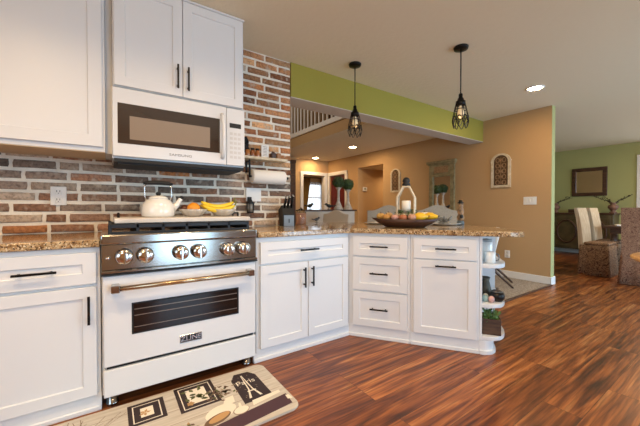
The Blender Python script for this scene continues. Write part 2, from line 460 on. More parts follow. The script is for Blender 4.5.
# far wall with cased opening, room and window behind
fw = MB()
fw.box(2.0, 4.40, 7.25, 7.37, 0, ZL); fw.box(4.40, 5.12, 7.25, 7.37, 2.05, ZL); fw.box(5.12, 5.37, 7.25, 7.37, 0, ZL)
struct(fw.build('wall_far', TAN))
oc = MB()
oc.box(4.31, 4.40, 7.228, 7.252, 0, 2.14, bev=0.004); oc.box(5.12, 5.215, 7.228, 7.252, 0, 2.14, bev=0.004); oc.box(4.31, 5.215, 7.226, 7.252, 2.05, 2.14, bev=0.004)
oc.box(4.395, 4.41, 7.25, 7.37, 0, 2.05); oc.box(5.11, 5.125, 7.25, 7.37, 0, 2.05)
struct(oc.build('trim_far_opening', TRIMW))
rm = MB()
wx0, wx1, wz0, wz1 = 6.08, 6.76, 0.85, 2.05
rm.box(3.5, wx0, 9.8, 9.9, 0, 2.6); rm.box(wx1, 9.0, 9.8, 9.9, 0, 2.6); rm.box(wx0, wx1, 9.8, 9.9, 0, wz0); rm.box(wx0, wx1, 9.8, 9.9, wz1, 2.6)
struct(rm.build('wall_far_room', TAN))
struct(MB().box(3.5, 9.0, 7.37, 9.9, 2.5, 2.6).build('ceiling_far_room', CEIL))
struct(MB().box(9.0, 9.1, 7.37, 9.9, 0, 2.6).box(3.4, 3.5, 7.37, 9.9, 0, 2.6).build('wall_far_room_sides', TAN))
wf = MB()
for a, b, c, d in ((wx0 - 0.06, wx0 + 0.03, wz0 - 0.06, wz1 + 0.06), (wx1 - 0.03, wx1 + 0.06, wz0 - 0.06, wz1 + 0.06), (wx0, wx1, wz0 - 0.06, wz0 + 0.03), (wx0, wx1, wz1 - 0.03, wz1 + 0.06), (wx0, wx1, 1.51, 1.55)):
    wf.box(a, b, 9.77, 9.84, c, d)
w1 = struct(wf.build('window_1', TRIMW))
struct(MB().box(wx0, wx1, 9.835, 9.838, wz0, wz1).build('window_pane', PANE, w1))
disc('far_room_lamp', (5.6, 8.4, 2.48), 18, WARM, 0.3)
# loft: walls behind the railing
lw = MB()
lw.box(1.4, 5.35, 7.25, 7.35, 2.78, 5.1); lw.box(1.4, 5.35, 2.9, 3.0, ZC, 5.1); lw.box(1.35, 1.45, 2.97, 7.3, 0, 5.1)
struct(lw.build('wall_loft', TAN))
struct(MB().box(5.25, 5.35, 2.9, 7.3, 2.78, 5.1).build('wall_loft_hall', mat('brown_loft_wall', srgb(104, 74, 50), 0.8)))  # wall behind the balusters, darker and browner than the tan ones
struct(MB().box(1.35, 5.35, 2.9, 7.35, 5.1, 5.2).build('ceiling_loft', CEIL))
ld = MB(); ld.shaker(0, 0.82, 0.0, 2.03, 0, t=0.03, rail=0.12)
struct(ld.build('door_loft', DARKW, loc=(5.235, 5.3, 2.785), rotz=radians(-90)))
struct(MB().box(1.45, 3.41, 7.13, 7.25, 0, 2.78).build('wall_stairwell', TAN))

# dining room walls
XG = 9.68
gw = MB()
gw.box(XG, XG + 0.12, 1.57, 4.3, 0, ZC); gw.box(XG, XG + 0.12, -0.6, 1.57, 2.2, ZC); gw.box(XG, XG + 0.12, -2.3, -0.6, 0, ZC)
struct(gw.build('wall_dining', GREEN_DINING_LIT))
struct(MB().box(5.37, 9.9, 4.2, 4.3, 0, ZC).build('wall_dining_side', GREEN_DINING_LIT))
pd = MB()
pd.box(XG - 0.02, XG + 0.002, 1.57, 1.66, 0, 2.3, bev=0.004); pd.box(XG - 0.02, XG + 0.002, -0.69, -0.6, 0, 2.3, bev=0.004); pd.box(XG - 0.022, XG + 0.002, -0.69, 1.66, 2.2, 2.3, bev=0.004)
pd.box(XG + 0.03, XG + 0.08, -0.6, 1.57, 0, 0.1); pd.box(XG + 0.03, XG + 0.08, -0.6, 1.57, 2.12, 2.2)
for y in (-0.6, 0.43, 1.49): pd.box(XG + 0.03, XG + 0.08, y, y + 0.08, 0, 2.2)
d2 = struct(pd.build('door_patio', TRIMW))
struct(MB().box(XG + 0.05, XG + 0.055, -0.55, 1.5, 0.08, 2.14).build('door_pane', PANE, d2))
# walls behind the camera with their windows
bw = MB()
for a, b, c, d in ((-2.3, -0.4, 0, ZC), (-0.4, 0.68, 0, ZC), (0.68, 1.66, 2.1, ZC), (1.66, 3.3, 0, ZC), (3.3, 5.9, 2.1, ZC), (5.9, 7.1, 0, ZC), (7.1, 9.3, 0, 0.5), (7.1, 9.3, 2.1, ZC), (9.3, 9.9, 0, ZC)):
    bw.box(a, b, -2.32, -2.2, c, d)
struct(bw.build('wall_back', TAN))
lf = MB()
for a, b, c, d in ((-2.3, -1.0, 0, ZC), (-1.0, 1.0, 0, 0.9), (-1.0, 1.0, 2.1, ZC), (1.0, 2.97, 0, ZC)):
    lf.box(-2.32, -2.2, a, b, c, d)
struct(lf.build('wall_left', TAN))
# skirting
bb = MB(); bb.box(XT - 0.016, XT + 0.002, 1.756, 5.07, 0, 0.115, bev=0.004); bb.box(XT - 0.016, XT + 0.135, 1.753, 1.769, 0, 0.115, bev=0.004)
struct(bb.build('baseboard_tan', TRIMW))
struct(MB().box(XG - 0.016, XG + 0.002, 1.66, 4.2, 0, 0.13, bev=0.004).build('baseboard_dining', TRIMW))
# half wall with dark cap
struct(MB().box(2.72, 3.93, 4.55, 4.67, 0, 1.06).build('wall_half', OFFWH))
struct(MB().box(2.70, 3.97, 4.52, 4.70, 1.06, 1.088, bev=0.006).build('trim_half_wall_cap', DARKW))

# ------------------------------------------------------------------ kitchen run
A54 = radians(-54.5)
C0 = Vector((1.715, 2.065, 0)); DV = Vector((cos(A54), sin(A54), 0)); NV = Vector((-sin(A54), cos(A54), 0))   # along the face, into the cabinet


def P(s, dep, z=0.0): return C0 + DV * s + NV * dep + Vector((0, 0, z))


def pull_h(parent, x, z, y, ln=0.15, m=None):
    b = MB(); b.box(x - ln / 2, x + ln / 2, y - 0.036, y - 0.026, z - 0.006, z + 0.006, bev=0.0015)
    for k in (-1, 1): b.box(x + k * ln * .36 - .005, x + k * ln * .36 + .005, y - 0.028, y + 0.002, z - .005, z + .005)
    return b.build('handle', m or BLACK, parent)


def pull_v(parent, x, z, y, ln=0.155, m=None):
    b = MB(); b.box(x - .006, x + .006, y - 0.036, y - 0.026, z - ln / 2, z + ln / 2, bev=0.0015)
    for k in (-1, 1): b.box(x - .005, x + .005, y - 0.028, y + 0.002, z + k * ln * .36 - .005, z + k * ln * .36 + .005)
    return b.build('handle', m or BLACK, parent)


def front(name, parent, x0, x1, z0, z1, y=-0.022, rail=0.058):
    return MB().shaker(x0, x1, z0, z1, y, rail=rail).build(name, WHITE, parent)


# left base cabinet (face plane y = 2.06)
YF = 2.06
c1 = thing('base_cabinet', 'white base cabinet left of the range, one drawer above one door', 'cabinet', (-0.62, YF, 0))
MB().box(-0.4, 0.575, 0, 0.69, 0.1, 0.893, bev=0.002).build('body', WHITE, c1)
MB().box(-0.4, 0.576, -0.002, 0.66, 0.0, 0.1).box(-0.4, 0.576, -0.012, 0.0, 0.0, 0.028, bev=0.004).build('base_trim', WHITE, c1)
d = front('drawer', c1, -0.02, 0.557, 0.70, 0.866); pull_h(d, 0.315, 0.782, -0.022, 0.165)
d = front('door', c1, -0.02, 0.557, 0.095, 0.683); pull_v(d, 0.525, 0.565, -0.022, 0.15)

# sink-side base cabinet right of the range
c2 = thing('base_cabinet', 'white base cabinet right of the range with wide drawer over double doors', 'cabinet', (0.858, YF, 0))
MB().box(0, 0.853, 0, 0.69, 0.1, 0.893, bev=0.002).build('body', WHITE, c2)
MB().prism([(0.0, 0), (0.857, 0), (0.857, 0.6), (0.0, 0.6)], 0, 0.1).box(-0.02, 0.0, 0.0, 0.02, 0, 0.062).box(-0.022, 0.85, -0.014, 0, 0, 0.03, bev=0.004).build('base_trim', WHITE, c2)
d = front('drawer', c2, 0.026, 0.833, 0.705, 0.858); pull_h(d, 0.425, 0.785, -0.022, 0.17)
d = front('door', c2, 0.026, 0.423, 0.095, 0.69); pull_v(d, 0.384, 0.572, -0.022)
d = front('door', c2, 0.429, 0.833, 0.095, 0.69); pull_v(d, 0.458, 0.575, -0.022)

# peninsula units
c3 = thing('drawer_cabinet', 'white cabinet of three stacked drawers next to the inner corner', 'cabinet', C0, A54)
MB().prism([(0.0, 0.0), (0.518, 0.0), (0.518, 0.60), (0.44, 0.60)], 0.1, 0.893).build('body', WHITE, c3)
MB().prism([(0.0, -0.002), (0.518, -0.002), (0.518, 0.58), (0.44, 0.58)], 0.0, 0.1).box(0.0, 0.518, -0.014, 0, 0, 0.03, bev=0.004).build('base_trim', WHITE, c3)
for z0, z1 in ((0.703, 0.868), (0.41, 0.69), (0.105, 0.397)):
    d = front('drawer', c3, 0.045, 0.497, z0, z1); pull_h(d, 0.27, (z0 + z1) / 2 + (0 if z0 > .6 else 0.01), -0.022, 0.15)
c4 = thing('pull_out_cabinet', 'white cabinet with drawer above a tall pull-out front at the peninsula end', 'cabinet', P(0.52, 0), A54)
MB().box(0, 0.502, 0, 0.60, 0.1, 0.893, bev=0.002).build('body', WHITE, c4)
MB().box(0, 0.502, -0.002, 0.58, 0, 0.1).box(0, 0.502, -0.014, 0, 0, 0.03, bev=0.004).build('base_trim', WHITE, c4)
d = front('drawer', c4, 0.026, 0.483, 0.706, 0.868); pull_h(d, 0.262, 0.79, -0.022, 0.15)
d = front('pull_out_front', c4, 0.026, 0.483, 0.105, 0.697); pull_h(d, 0.262, 0.655, -0.022, 0.15)


def rounded(r, dep, x0=0.0, y0=0.0, seg=10):
    pts = [(x0, y0)]
    for k in range(seg + 1):
        t = -pi / 2 + (pi / 2) * k / seg
        pts.append((x0 + (r - 0.10) + 0.10 * cos(t) if False else x0 + r * (0.25 + 0.75 * cos(t)), y0 + 0.22 + 0.22 * sin(t)))
    pts += [(x0 + r, dep), (x0, dep)]
    return pts


c5 = thing('end_shelf', 'white open end shelf unit with three rounded shelves at the peninsula tip', 'shelf', P(1.024, 0), A54)
MB().box(0, 0.018, 0, 0.60, 0.1, 0.893, bev=0.002).build('side_panel', WHITE, c5)
MB().box(0.018, 0.20, 0.57, 0.588, 0.1, 0.893).build('back_panel', WHITE, c5)
for z0 in (0.105, 0.352, 0.652):
    MB().prism(rounded(0.185, 0.568, 0.0185, 0.002), z0, z0 + 0.03, bev=0.006).build('shelf_board', WHITE, c5)
bp_ = [(0, 0.0)] + [(0.115 * (0.2 + 0.8 * cos(-pi / 2 + pi / 2 * k / 8)), 0.12 + 0.12 * sin(-pi / 2 + pi / 2 * k / 8)) for k in range(9)] + [(0.115, 0.56), (0, 0.56)]
bq = [(x * 1.10, y - 0.014) for x, y in bp_]
MB().prism(bp_, 0.0, 0.104).prism(bq, 0.0, 0.03, bev=0.004).build('base_trim', WHITE, c5)

# worktops
ZW = 0.935
w = MB().box(-1.02, -0.045, 2.03, YB - 0.012, 0.895, ZW, bev=0.006, seg=2).build('worktop', GRANITE)
tag(w, 'short speckled brown granite worktop left of the range', 'worktop')
corner = C0 + DV * 0.012 + Vector((0, -0.035, 0))
pts = [(0.862, 2.028), (1.70, 2.028)]
for s_, dp_ in ((0.05, -0.034), (1.22, -0.034), (1.275, -0.02), (1.315, 0.02), (1.33, 0.08), (1.325, 0.16), (1.25, 0.45), (1.0, 0.98), (0.955, 1.04), (0.90, 1.07), (-0.20, 1.08)):
    q = P(s_, dp_); pts.append((q.x, q.y))
pts += [(1.98, 3.28), (1.56, 3.28), (1.56, YB - 0.012), (0.862, YB - 0.012)]
w = MB().prism(pts, 0.895, ZW, bev=0.007).build('worktop', GRANITE)
tag(w, 'long speckled brown granite worktop bending from the range into the angled peninsula', 'worktop')
# support wall under the bar overhang
bwp = [P(0.50, 0.605), P(1.03, 0.605), P(1.03, 0.66), P(0.50, 0.66)]
struct(MB().prism([(p.x, p.y) for p in bwp], 0, 0.893).build('wall_peninsula_back', WHITE))

# ------------------------------------------------------------------ upper cabinets
YU = 2.39
u1 = thing('wall_cabinet', 'white wall cabinet with one wide door above the left worktop', 'cabinet', (-0.62, YU, 0))
MB().box(-0.4, 0.60, 0, YB - YU - 0.012, 1.462, 2.575, bev=0.002).build('body', WHITE, u1)
MB().box(-0.4, 0.598, 0.004, YB - YU - 0.015, 1.458, 1.463).build('underside', CABIN, u1)
MB().box(0.601, 0.638, 0.05, YB - YU - 0.012, 1.462, 2.575).build('filler_strip', WHITE, u1)
front('door', u1, -0.05, 0.585, 1.49, 2.56, rail=0.07)
YM = 2.37
u2 = thing('wall_cabinet', 'white two-door wall cabinet directly above the microwave', 'cabinet', (0.02, YM, 0))
MB().box(0, 0.863, 0, YB - YM - 0.012, 1.888, 2.588, bev=0.002).build('body', WHITE, u2)
MB().box(-0.002, 0.866, -0.024, YB - YM - 0.012, 2.572, 2.588, bev=0.003).build('top_trim', WHITE, u2)
d = front('door', u2, 0.008, 0.411, 1.892, 2.568, rail=0.06); pull_v(d, 0.378, 2.02, -0.022, 0.165)
d = front('door', u2, 0.415, 0.850, 1.892, 2.568, rail=0.06); pull_v(d, 0.447, 2.015, -0.022, 0.165)

# ------------------------------------------------------------------ microwave
mw = thing('microwave', 'white over-the-range microwave with dark glass door above the range', 'microwave', (0.015, YM - 0.02, 1.425))
MB().box(0, 0.87, 0.02, YB - YM, 0, 0.455, bev=0.004).build('body', APPL, mw)
dm = MB().box(0.002, 0.722, -0.012, 0.02, 0.012, 0.45, bev=0.006, seg=2).build('door', APPL, mw)
MB().box(0.03, 0.672, -0.0145, -0.011, 0.095, 0.352, bev=0.001).build('window', MWGL, dm)
MB().box(0.095, 0.60, -0.0155, -0.0143, 0.125, 0.275).build('window_screen', mat('microwave_screen', srgb(150, 134, 118), 0.08, spec=0.7, coat=0.5), dm)
hb = MB()
pts = [(0.69, -0.012 - 0.045 * sin(pi * k / 10) ** 0.5, 0.06 + 0.33 * k / 10) for k in range(11)]
hb.tube(pts, 0.014, 10); hb.build('handle', APPL, dm)
text_obj('lettering', 'SAMSUNG', 0.024, mat('grey_print', srgb(120, 118, 118), 0.5), dm, (0.40, -0.0128, 0.05), (pi / 2, 0, 0), sx=1.35)
cp = MB().box(0.725, 0.868, -0.008, 0.02, 0.012, 0.45, bev=0.005, seg=2).build('control_panel', APPL, mw)
MB().box(0.748, 0.838, -0.0098, -0.0075, 0.300, 0.335).build('display', MATTE, cp)
kb = MB()
for r in range(6):
    for q in range(3): kb.box(0.75 + q * 0.031, 0.773 + q * 0.031, -0.0088, -0.0076, 0.065 + r * 0.036, 0.085 + r * 0.036)
kb.build('keypad', mat('keypad_grey', srgb(206, 204, 202), 0.4), cp)
MB().box(0.01, 0.86, 0.0, YB - YM, -0.022, 0.0).box(0.03, 0.84, 0.02, 0.32, -0.032, -0.02).build('vent_underside', MATTE, mw)

# ------------------------------------------------------------------ range
YR = 2.03
rg = thing('range_cooker', 'white and steel gas range with six round knobs and bronze handle', 'range', (-0.04, YR, 0))
WR = 0.880
MB().box(0.0, WR, 0.03, 0.70, 0.07, 0.90, bev=0.002).build('body', APPL, rg)
MB().box(-0.004, WR + 0.004, -0.03, 0.0, 0.905, 0.962, bev=0.01, seg=3).box(-0.002, WR + 0.002, 0, 0.71, 0.905, 0.955).build('cooktop', STEEL, rg)
MB().box(0.0, WR, -0.012, 0.04, 0.765, 0.905, bev=0.003).box(-0.002, WR + 0.002, -0.035, 0.03, 0.748, 0.766, bev=0.004).build('control_panel', STEEL, rg)
MB().box(-0.002, WR + 0.002, -0.034, 0.0, 0.74, 0.748).build('shadow_gap_strip', MATTE, rg)
for kx in (0.104, 0.206, 0.392, 0.497, 0.676, 0.778):
    M_ = Matrix.Translation((kx, -0.012, 0.838)) @ Matrix.Rotation(pi / 2, 4, 'X')
    kb = MB().lathe([(0.044, 0.0), (0.044, 0.007), (0.036, 0.010), (0.034, 0.013)], seg=28, M=M_)
    k_ = MB().lathe([(0.033, 0.012), (0.041, 0.022), (0.041, 0.050), (0.035, 0.059), (0.014, 0.062), (0.0, 0.062)], seg=28, M=M_)
    k_.box(kx - 0.005, kx + 0.005, -0.085, -0.066, 0.800, 0.876, bev=0.002)
    ko = k_.build('knob', CHROME, rg)
    kb.build('bezel', STEEL, ko)
MB().lathe([(0.011, 0), (0.011, 0.01), (0.006, 0.014), (0, 0.014)], M=Matrix.Translation((0.030, -0.012, 0.832)) @ Matrix.Rotation(pi / 2, 4, 'X')).build('push_button', CHROME, rg)
dr = MB().shaker(0.006, WR - 0.006, 0.24, 0.735, -0.02, t=0.05, rail=0.001, rec=-0.0)
dr = MB(); dr.box(0.006, WR - 0.006, -0.02, 0.03, 0.24, 0.735, bev=0.006, seg=2)
do = dr.build('oven_door', APPL, rg)
MB().box(0.137, 0.752, -0.0225, -0.019, 0.397, 0.574, bev=0.001).build('window_frame', MATTE, do)
MB().box(0.146, 0.743, -0.0245, -0.022, 0.405, 0.566).build('window', OVENGL, do)
rk = MB()
for zz in (0.435, 0.50, 0.535): rk.box(0.15, 0.738, -0.0252, -0.0243, zz, zz + 0.004)
rk.build('oven_rack', mat('rack_metal', srgb(150, 136, 122), 0.3, 0.8), do)
hb = MB().tube([(0.055, -0.075, 0.672), (0.826, -0.075, 0.672)], 0.014, 14).build('handle', BRASS, do)
for x in (0.062, 0.820): MB().box(x - 0.02, x + 0.02, -0.09, -0.018, 0.652, 0.692, bev=0.004).build('handle_mount', STEEL, do)
bd = MB().box(0.386, 0.513, -0.0245, -0.019, 0.284, 0.33, bev=0.001).build('badge', STEEL, do)
MB().box(0.391, 0.508, -0.0252, -0.0244, 0.289, 0.325).build('badge_panel', MATTE, do)
text_obj('badge_lettering', 'ZLINE', 0.041, CHROME, do, (0.4495, -0.0256, 0.307), (pi / 2, 0, 0), sx=1.12)
MB().box(0.006, WR - 0.006, -0.018, 0.03, 0.074, 0.222, bev=0.005, seg=2).build('kick_panel', APPL, rg)
MB().box(0.02, WR - 0.02, 0.0, 0.03, 0.222, 0.24).build('panel_gap', MATTE, rg)
for x in (0.045, WR - 0.045):
    for y in (0.06, 0.62): MB().lathe([(0.031, 0.0), (0.031, 0.012), (0.028, 0.014), (0.028, 0.075)], (x, y, 0)).build('leg', STEEL, rg)
gr = MB()
gr.box(0.03, WR - 0.03, 0.03, 0.045, 0.957, 0.972, bev=0.003)
gr.box(0.03, WR - 0.03, 0.66, 0.675, 0.957, 0.972, bev=0.003)
for i in range(7):
    x = 0.04 + i * (WR - 0.08) / 6
    gr.box(x - 0.009, x + 0.009, 0.035, 0.675, 0.957, 1.014, bev=0.003)
gr.box(0.04, WR - 0.04, 0.035, 0.048, 0.99, 1.014, bev=0.003)
for y in (0.19, 0.36, 0.52): gr.box(0.04, WR - 0.04, y, y + 0.014, 0.985, 1.012, bev=0.003)
gr.build('grate', mat('cast_iron', srgb(40, 44, 50), 0.5, 0.4), rg)

# board over the burners
nb = thing('noodle_board', 'whitewashed wooden board lying over the range burners', 'board', (0.43, 2.36, 1.015))
MB().box(-0.41, 0.41, -0.24, 0.26, 0, 0.03, bev=0.006, seg=2).build('board', mat('whitewashed_wood', srgb(226, 220, 212), 0.6, vary=(4, srgb(204, 194, 184), (1, 9, 1))), nb)
for x in (-0.385, 0.385):
    MB().tube([(x, -0.05, 0.028), (x, -0.05, 0.055), (x, 0.07, 0.055), (x, 0.07, 0.028)], 0.007, 8).build('handle', BLACK, nb)

# kettle
kt = thing('kettle', 'white enamel kettle with black grip on the board over the range', 'kettle', (0.275, 2.36, 1.046))
MB().lathe([(0.0, 0), (0.092, 0), (0.102, 0.012), (0.104, 0.04), (0.097, 0.08), (0.078, 0.112), (0.058, 0.122), (0.058, 0.126)], seg=28).build('body', CERAM, kt)
lo = MB().lathe([(0.06, 0.124), (0.06, 0.13), (0.045, 0.14), (0.015, 0.146), (0, 0.146)], seg=24).build('lid', CERAM, kt)
MB().ball((0, 0, 0.158), (0.017, 0.017, 0.014)).build('lid_knob', MATTE, lo)
sp = MB().tube([(0.085, 0, 0.055), (0.115, 0, 0.082), (0.135, 0, 0.115), (0.142, 0, 0.126)], [0.026, 0.02, 0.015, 0.014], 12).build('spout', CERAM, kt)
MB().ball((0.146, 0, 0.135), (0.016, 0.014, 0.013)).build('whistle', MATTE, sp)
for k in (-1, 1): ho = MB().tube([(k * 0.07, 0, 0.105), (k * 0.082, 0, 0.14), (k * 0.082, 0, 0.20), (k * 0.07, 0, 0.226)], 0.004, 8).build('handle_wire', CHROME, kt)
MB().tube([(-0.09, 0, 0.226), (-0.06, 0, 0.231), (0, 0, 0.234), (0.06, 0, 0.231), (0.09, 0, 0.226)], [0.008, 0.014, 0.015, 0.014, 0.008], 10).build('grip', MATTE, ho)

# two fluted bowls
BOWLM = mat('pearly_glass', srgb(224, 214, 198), 0.12, trans=0.35, coat=0.5)


def fluted_bowl(x, label):
    t = MB().lathe([(0.0, 0), (0.045, 0), (0.06, 0.008), (0.082, 0.03), (0.098, 0.052), (0.094, 0.053), (0.076, 0.032), (0.05, 0.014), (0, 0.012)], seg=48, flute=(12, 0.045)).build('fluted_bowl', BOWLM, loc=(x, 2.36, 1.046))
    return tag(t, label, 'bowl')


fluted_bowl(0.50, 'pale fluted bowl holding an orange beside the kettle')
fluted_bowl(0.715, 'pale fluted bowl holding bananas on the board')
t = MB().ball((0, 0, 0), 0.045, sub=3).build('orange', mat('orange_peel', srgb(238, 150, 30), 0.45, bump=(260, 0.2)), loc=(0.50, 2.345, 1.102)); tag(t, 'orange sitting in the fluted bowl beside the kettle', 'orange')
t = MB().ball((0, 0, 0), (0.034, 0.034, 0.031), sub=3).build('plum', mat('plum_skin', srgb(104, 62, 44), 0.4), loc=(0.452, 2.41, 1.101)); tag(t, 'brownish fruit behind the orange in the fluted bowl', 'fruit')
BAN = mat('banana_peel', srgb(236, 196, 34), 0.5, vary=(14, srgb(246, 212, 60)))
for i, (dy, dz, rot, lb) in enumerate(((-0.035, 0.0, 0.05, 'front banana of the bunch in the fluted bowl'), (0.0, 0.026, -0.02, 'topmost banana of the bunch in the fluted bowl'), (0.035, 0.004, 0.1, 'rear banana of the bunch in the fluted bowl'))):
    t = thing('banana', lb, 'banana', (0.675, 2.355 + dy, 1.094 + dz), rot, 'bananas in the fluted bowl')
    ps = []; rs = []
    for k in range(9):
        u = -1 + 2 * k / 8
        ps.append((0.12 * u, 0, 0.036 * u * u - 0.004)); rs.append(0.019 * (1 - abs(u) ** 4 * 0.6))
    MB().tube(ps, rs, 8).build('peel', BAN, t)
    MB().tube([(0.118, 0, 0.031), (0.130, 0, 0.05), (0.132, 0.0, 0.068)], [0.007, 0.005, 0.006], 6).build('stem', mat('banana_stem', srgb(120, 118, 40), 0.6), t)

# ------------------------------------------------------------------ wall items on the brick
YS = YB - 0.013
o = thing('power_outlet', 'white double power outlet on the brick above the left worktop', 'outlet', (-0.29, YS, 1.19))
MB().box(-0.043, 0.043, -0.006, 0.013, -0.064, 0.064, bev=0.003).build('cover_plate', TRIMW, o)
sk = MB()
for zz in (-0.028, 0.028):
    sk.box(-0.017, 0.017, -0.009, -0.005, zz - 0.02, zz + 0.02, 0, bev=0.003)
    for k in (-1, 1): sk.box(k * 0.008 - 0.0018, k * 0.008 + 0.0018, -0.0096, -0.0088, zz - 0.003, zz + 0.010, 1)
    sk.lathe([(0.003, 0), (0.003, 0.001)], seg=8, mi=1, M=Matrix.Translation((0, -0.0088, zz - 0.010)) @ Matrix.Rotation(pi / 2, 4, 'X'))
sk.build('socket', [TRIMW, MATTE], o)
o = thing('power_outlet', 'white wide power outlet on the brick behind the lantern night light', 'outlet', (1.125, YS, 1.235))
MB().box(-0.075, 0.075, -0.006, 0.013, -0.064, 0.064, bev=0.003).build('cover_plate', TRIMW, o)
o = thing('night_light', 'small black lantern night light plugged in beside the range', 'night light', (1.075, YS - 0.045, 1.062))
MB().lathe([(0.034, 0.0), (0.034, 0.008), (0.028, 0.012)], seg=6).build('lantern_base', MATTE, o)
MB().lathe([(0.044, 0.088), (0.02, 0.112), (0.012, 0.13), (0.0, 0.132)], seg=6).build('lantern_cap', MATTE, o)
MB().box(-0.016, 0.016, 0.005, 0.04, 0.10, 0.15, bev=0.003).build('plug', MATTE, o)
fr = MB()
for k in range(6): fr.tube([(0.03 * cos(k * pi / 3), 0.03 * sin(k * pi / 3), 0.008), (0.036 * cos(k * pi / 3), 0.036 * sin(k * pi / 3), 0.09)], 0.003, 5)
fr.build('lantern_frame', MATTE, o)
MB().lathe([(0.024, 0.012), (0.030, 0.088)], seg=6).build('lantern_glass', mat('smoked_glass', srgb(196, 190, 180), 0.1, trans=0.6), o)

# shelf with towel holder
o = thing('wall_shelf', 'narrow cream wooden shelf on the brick above the paper towels', 'shelf', (1.20, YS, 1.555))
MB().box(-0.215, 0.225, -0.125, 0.013, 0, 0.025, bev=0.004).build('shelf_board', CREAM, o)
o = thing('towel_holder', 'black bracket under the brick wall shelf carrying the paper towels', 'towel holder', (1.258, YS, 1.40))
hb = MB()
hb.box(-0.21, -0.195, -0.085, -0.07, -0.012, 0.154, bev=0.002); hb.box(-0.21, -0.195, -0.075, 0.01, 0.128, 0.143); hb.box(-0.21, -0.195, -0.005, 0.013, 0.04, 0.143)
hb.build('bracket', BLACK, o)
MB().tube([(-0.21, -0.0775, 0.0), (0.185, -0.0775, 0.0)], 0.008, 10).ball((0.188, -0.0775, 0), 0.013).build('rod', BLACK, o)
t = MB().lathe([(0.0095, 0), (0.063, 0), (0.065, 0.004), (0.065, 0.326), (0.063, 0.33), (0.0095, 0.33)], seg=28, M=Matrix.Rotation(pi / 2, 4, 'Y')).build('paper_towel_roll', PAPER, loc=(1.075, YS - 0.0775, 1.40))
tag(t, 'white roll of paper towels hanging under the brick wall shelf', 'paper towels')
for i, (x, col_, lb) in enumerate(((1.045, srgb(176, 112, 58), 'small spice jar at the microwave end of the wall shelf'), (1.092, srgb(146, 84, 44), 'small spice jar second from the microwave on the wall shelf'), (1.14, srgb(166, 100, 52), 'small spice jar against the white card on the wall shelf'))):
    t = thing('spice_jar', lb, 'jar', (x, YS - 0.06, 1.581), 0, 'spice jars on the wall shelf')
    MB().lathe([(0.019, 0), (0.021, 0.004), (0.021, 0.055), (0.015, 0.064)], seg=14).build('jar', mat('spice_glass', col_, 0.12, coat=0.4), t)
    MB().lathe([(0.017, 0.064), (0.017, 0.08), (0, 0.081)], seg=14).build('lid', MATTE, t)
t = thing('framed_card', 'small white standing card with grey print on the wall shelf', 'card', (1.212, YS - 0.06, 1.581))
MB().box(-0.036, 0.036, -0.01, 0.01, 0, 0.125, bev=0.003).build('card', TRIMW, t)
pr = MB()
for k in range(7): pr.box(-0.022 + 0.003 * (k % 3), 0.022 - 0.004 * (k % 2), -0.0115, -0.0098, 0.018 + k * 0.014, 0.023 + k * 0.014)
pr.build('print', mat('grey_ink', srgb(150, 144, 138), 0.8), t)
t = MB().box(-0.024, 0.024, -0.024, 0.024, 0, 0.055, bev=0.006).lathe([(0.016, 0.05), (0.016, 0.066), (0, 0.067)], seg=12).build('small_box', DARKW, loc=(1.30, YS - 0.06, 1.581)); tag(t, 'little dark wooden box right of the white card on the shelf', 'box')
t = MB().box(-0.022, 0.022, -0.02, 0.02, 0, 0.058, bev=0.006).build('small_tin', mat('amber_tin', srgb(160, 112, 66), 0.35), loc=(1.355, YS - 0.06, 1.581)); tag(t, 'little amber tin at the free end of the wall shelf', 'tin')
t = thing('bottle_opener', 'black wall-mounted bottle opener on the brick beside the microwave', 'bottle opener', (1.048, YS, 1.70))
MB().prism([(0.026 * cos(k * pi / 8), 0.075 * sin(k * pi / 8)) for k in range(16)], -0.013, 0.012, bev=0.003, M=Matrix.Rotation(pi / 2, 4, 'X')).build('plate', BLACK, t)
MB().tube([(0.017 * cos(k * pi / 6), -0.026, 0.02 + 0.018 * sin(k * pi / 6)) for k in range(12)], 0.005, 6, closed=True).box(-0.004, 0.004, -0.026, -0.008, 0.028, 0.036).build('hook', BLACK, t)

# ------------------------------------------------------------------ knife block and jar on the corner worktop
t = thing('knife_block', 'black slanted knife block with grey front beside the brick corner', 'knife block', (1.415, 2.60, ZW), radians(-12))
MB().prism([(-0.01, 0.0), (0.115, 0.0), (0.175, 0.15), (0.04, 0.20), (-0.01, 0.115)], -0.058, 0.058, M=Matrix(((0, 0, 1, 0), (1, 0, 0, 0), (0, 1, 0, 0), (0, 0, 0, 1)))).build('block', MATTE, t)
MB().box(-0.05, 0.05, -0.016, -0.0095, 0.0, 0.105, bev=0.002).build('front_plate', mat('slate_grey', srgb(128, 140, 152), 0.35), t)
MB().prism([(-0.004, -0.016), (0.004, -0.016), (0.004, 0.02), (-0.004, 0.02)], 0, 0.001, M=Matrix.Translation((0, -0.0163, 0.05)) @ Matrix.Rotation(pi / 2, 4, 'X')).build('emblem', BLACK, t)
for i in range(3):
    for j_ in range(2):
        x = -0.035 + i * 0.035 + 0.01 * j_; y = 0.03 + j_ * 0.06; z0 = 0.175 - j_ * 0.004
        dx, dy, dz = 0.012, -0.045 + 0.006 * i, 0.09 + 0.010 * i + 0.016 * j_
        ko = MB().tube([(x, y, z0), (x + dx, y + dy, z0 + dz)], [0.008, 0.0095], 8).build('knife_handle', BLACK, t)
        MB().tube([(x + dx, y + dy, z0 + dz), (x + dx * 1.07, y + dy * 1.07, z0 + dz * 1.07)], [0.0098, 0.009], 8).build('knife_cap', CHROME, ko)
t = thing('glass_jar', 'clear lidded jar of pink salt next to the knife block', 'jar', (1.69, 2.83, ZW))
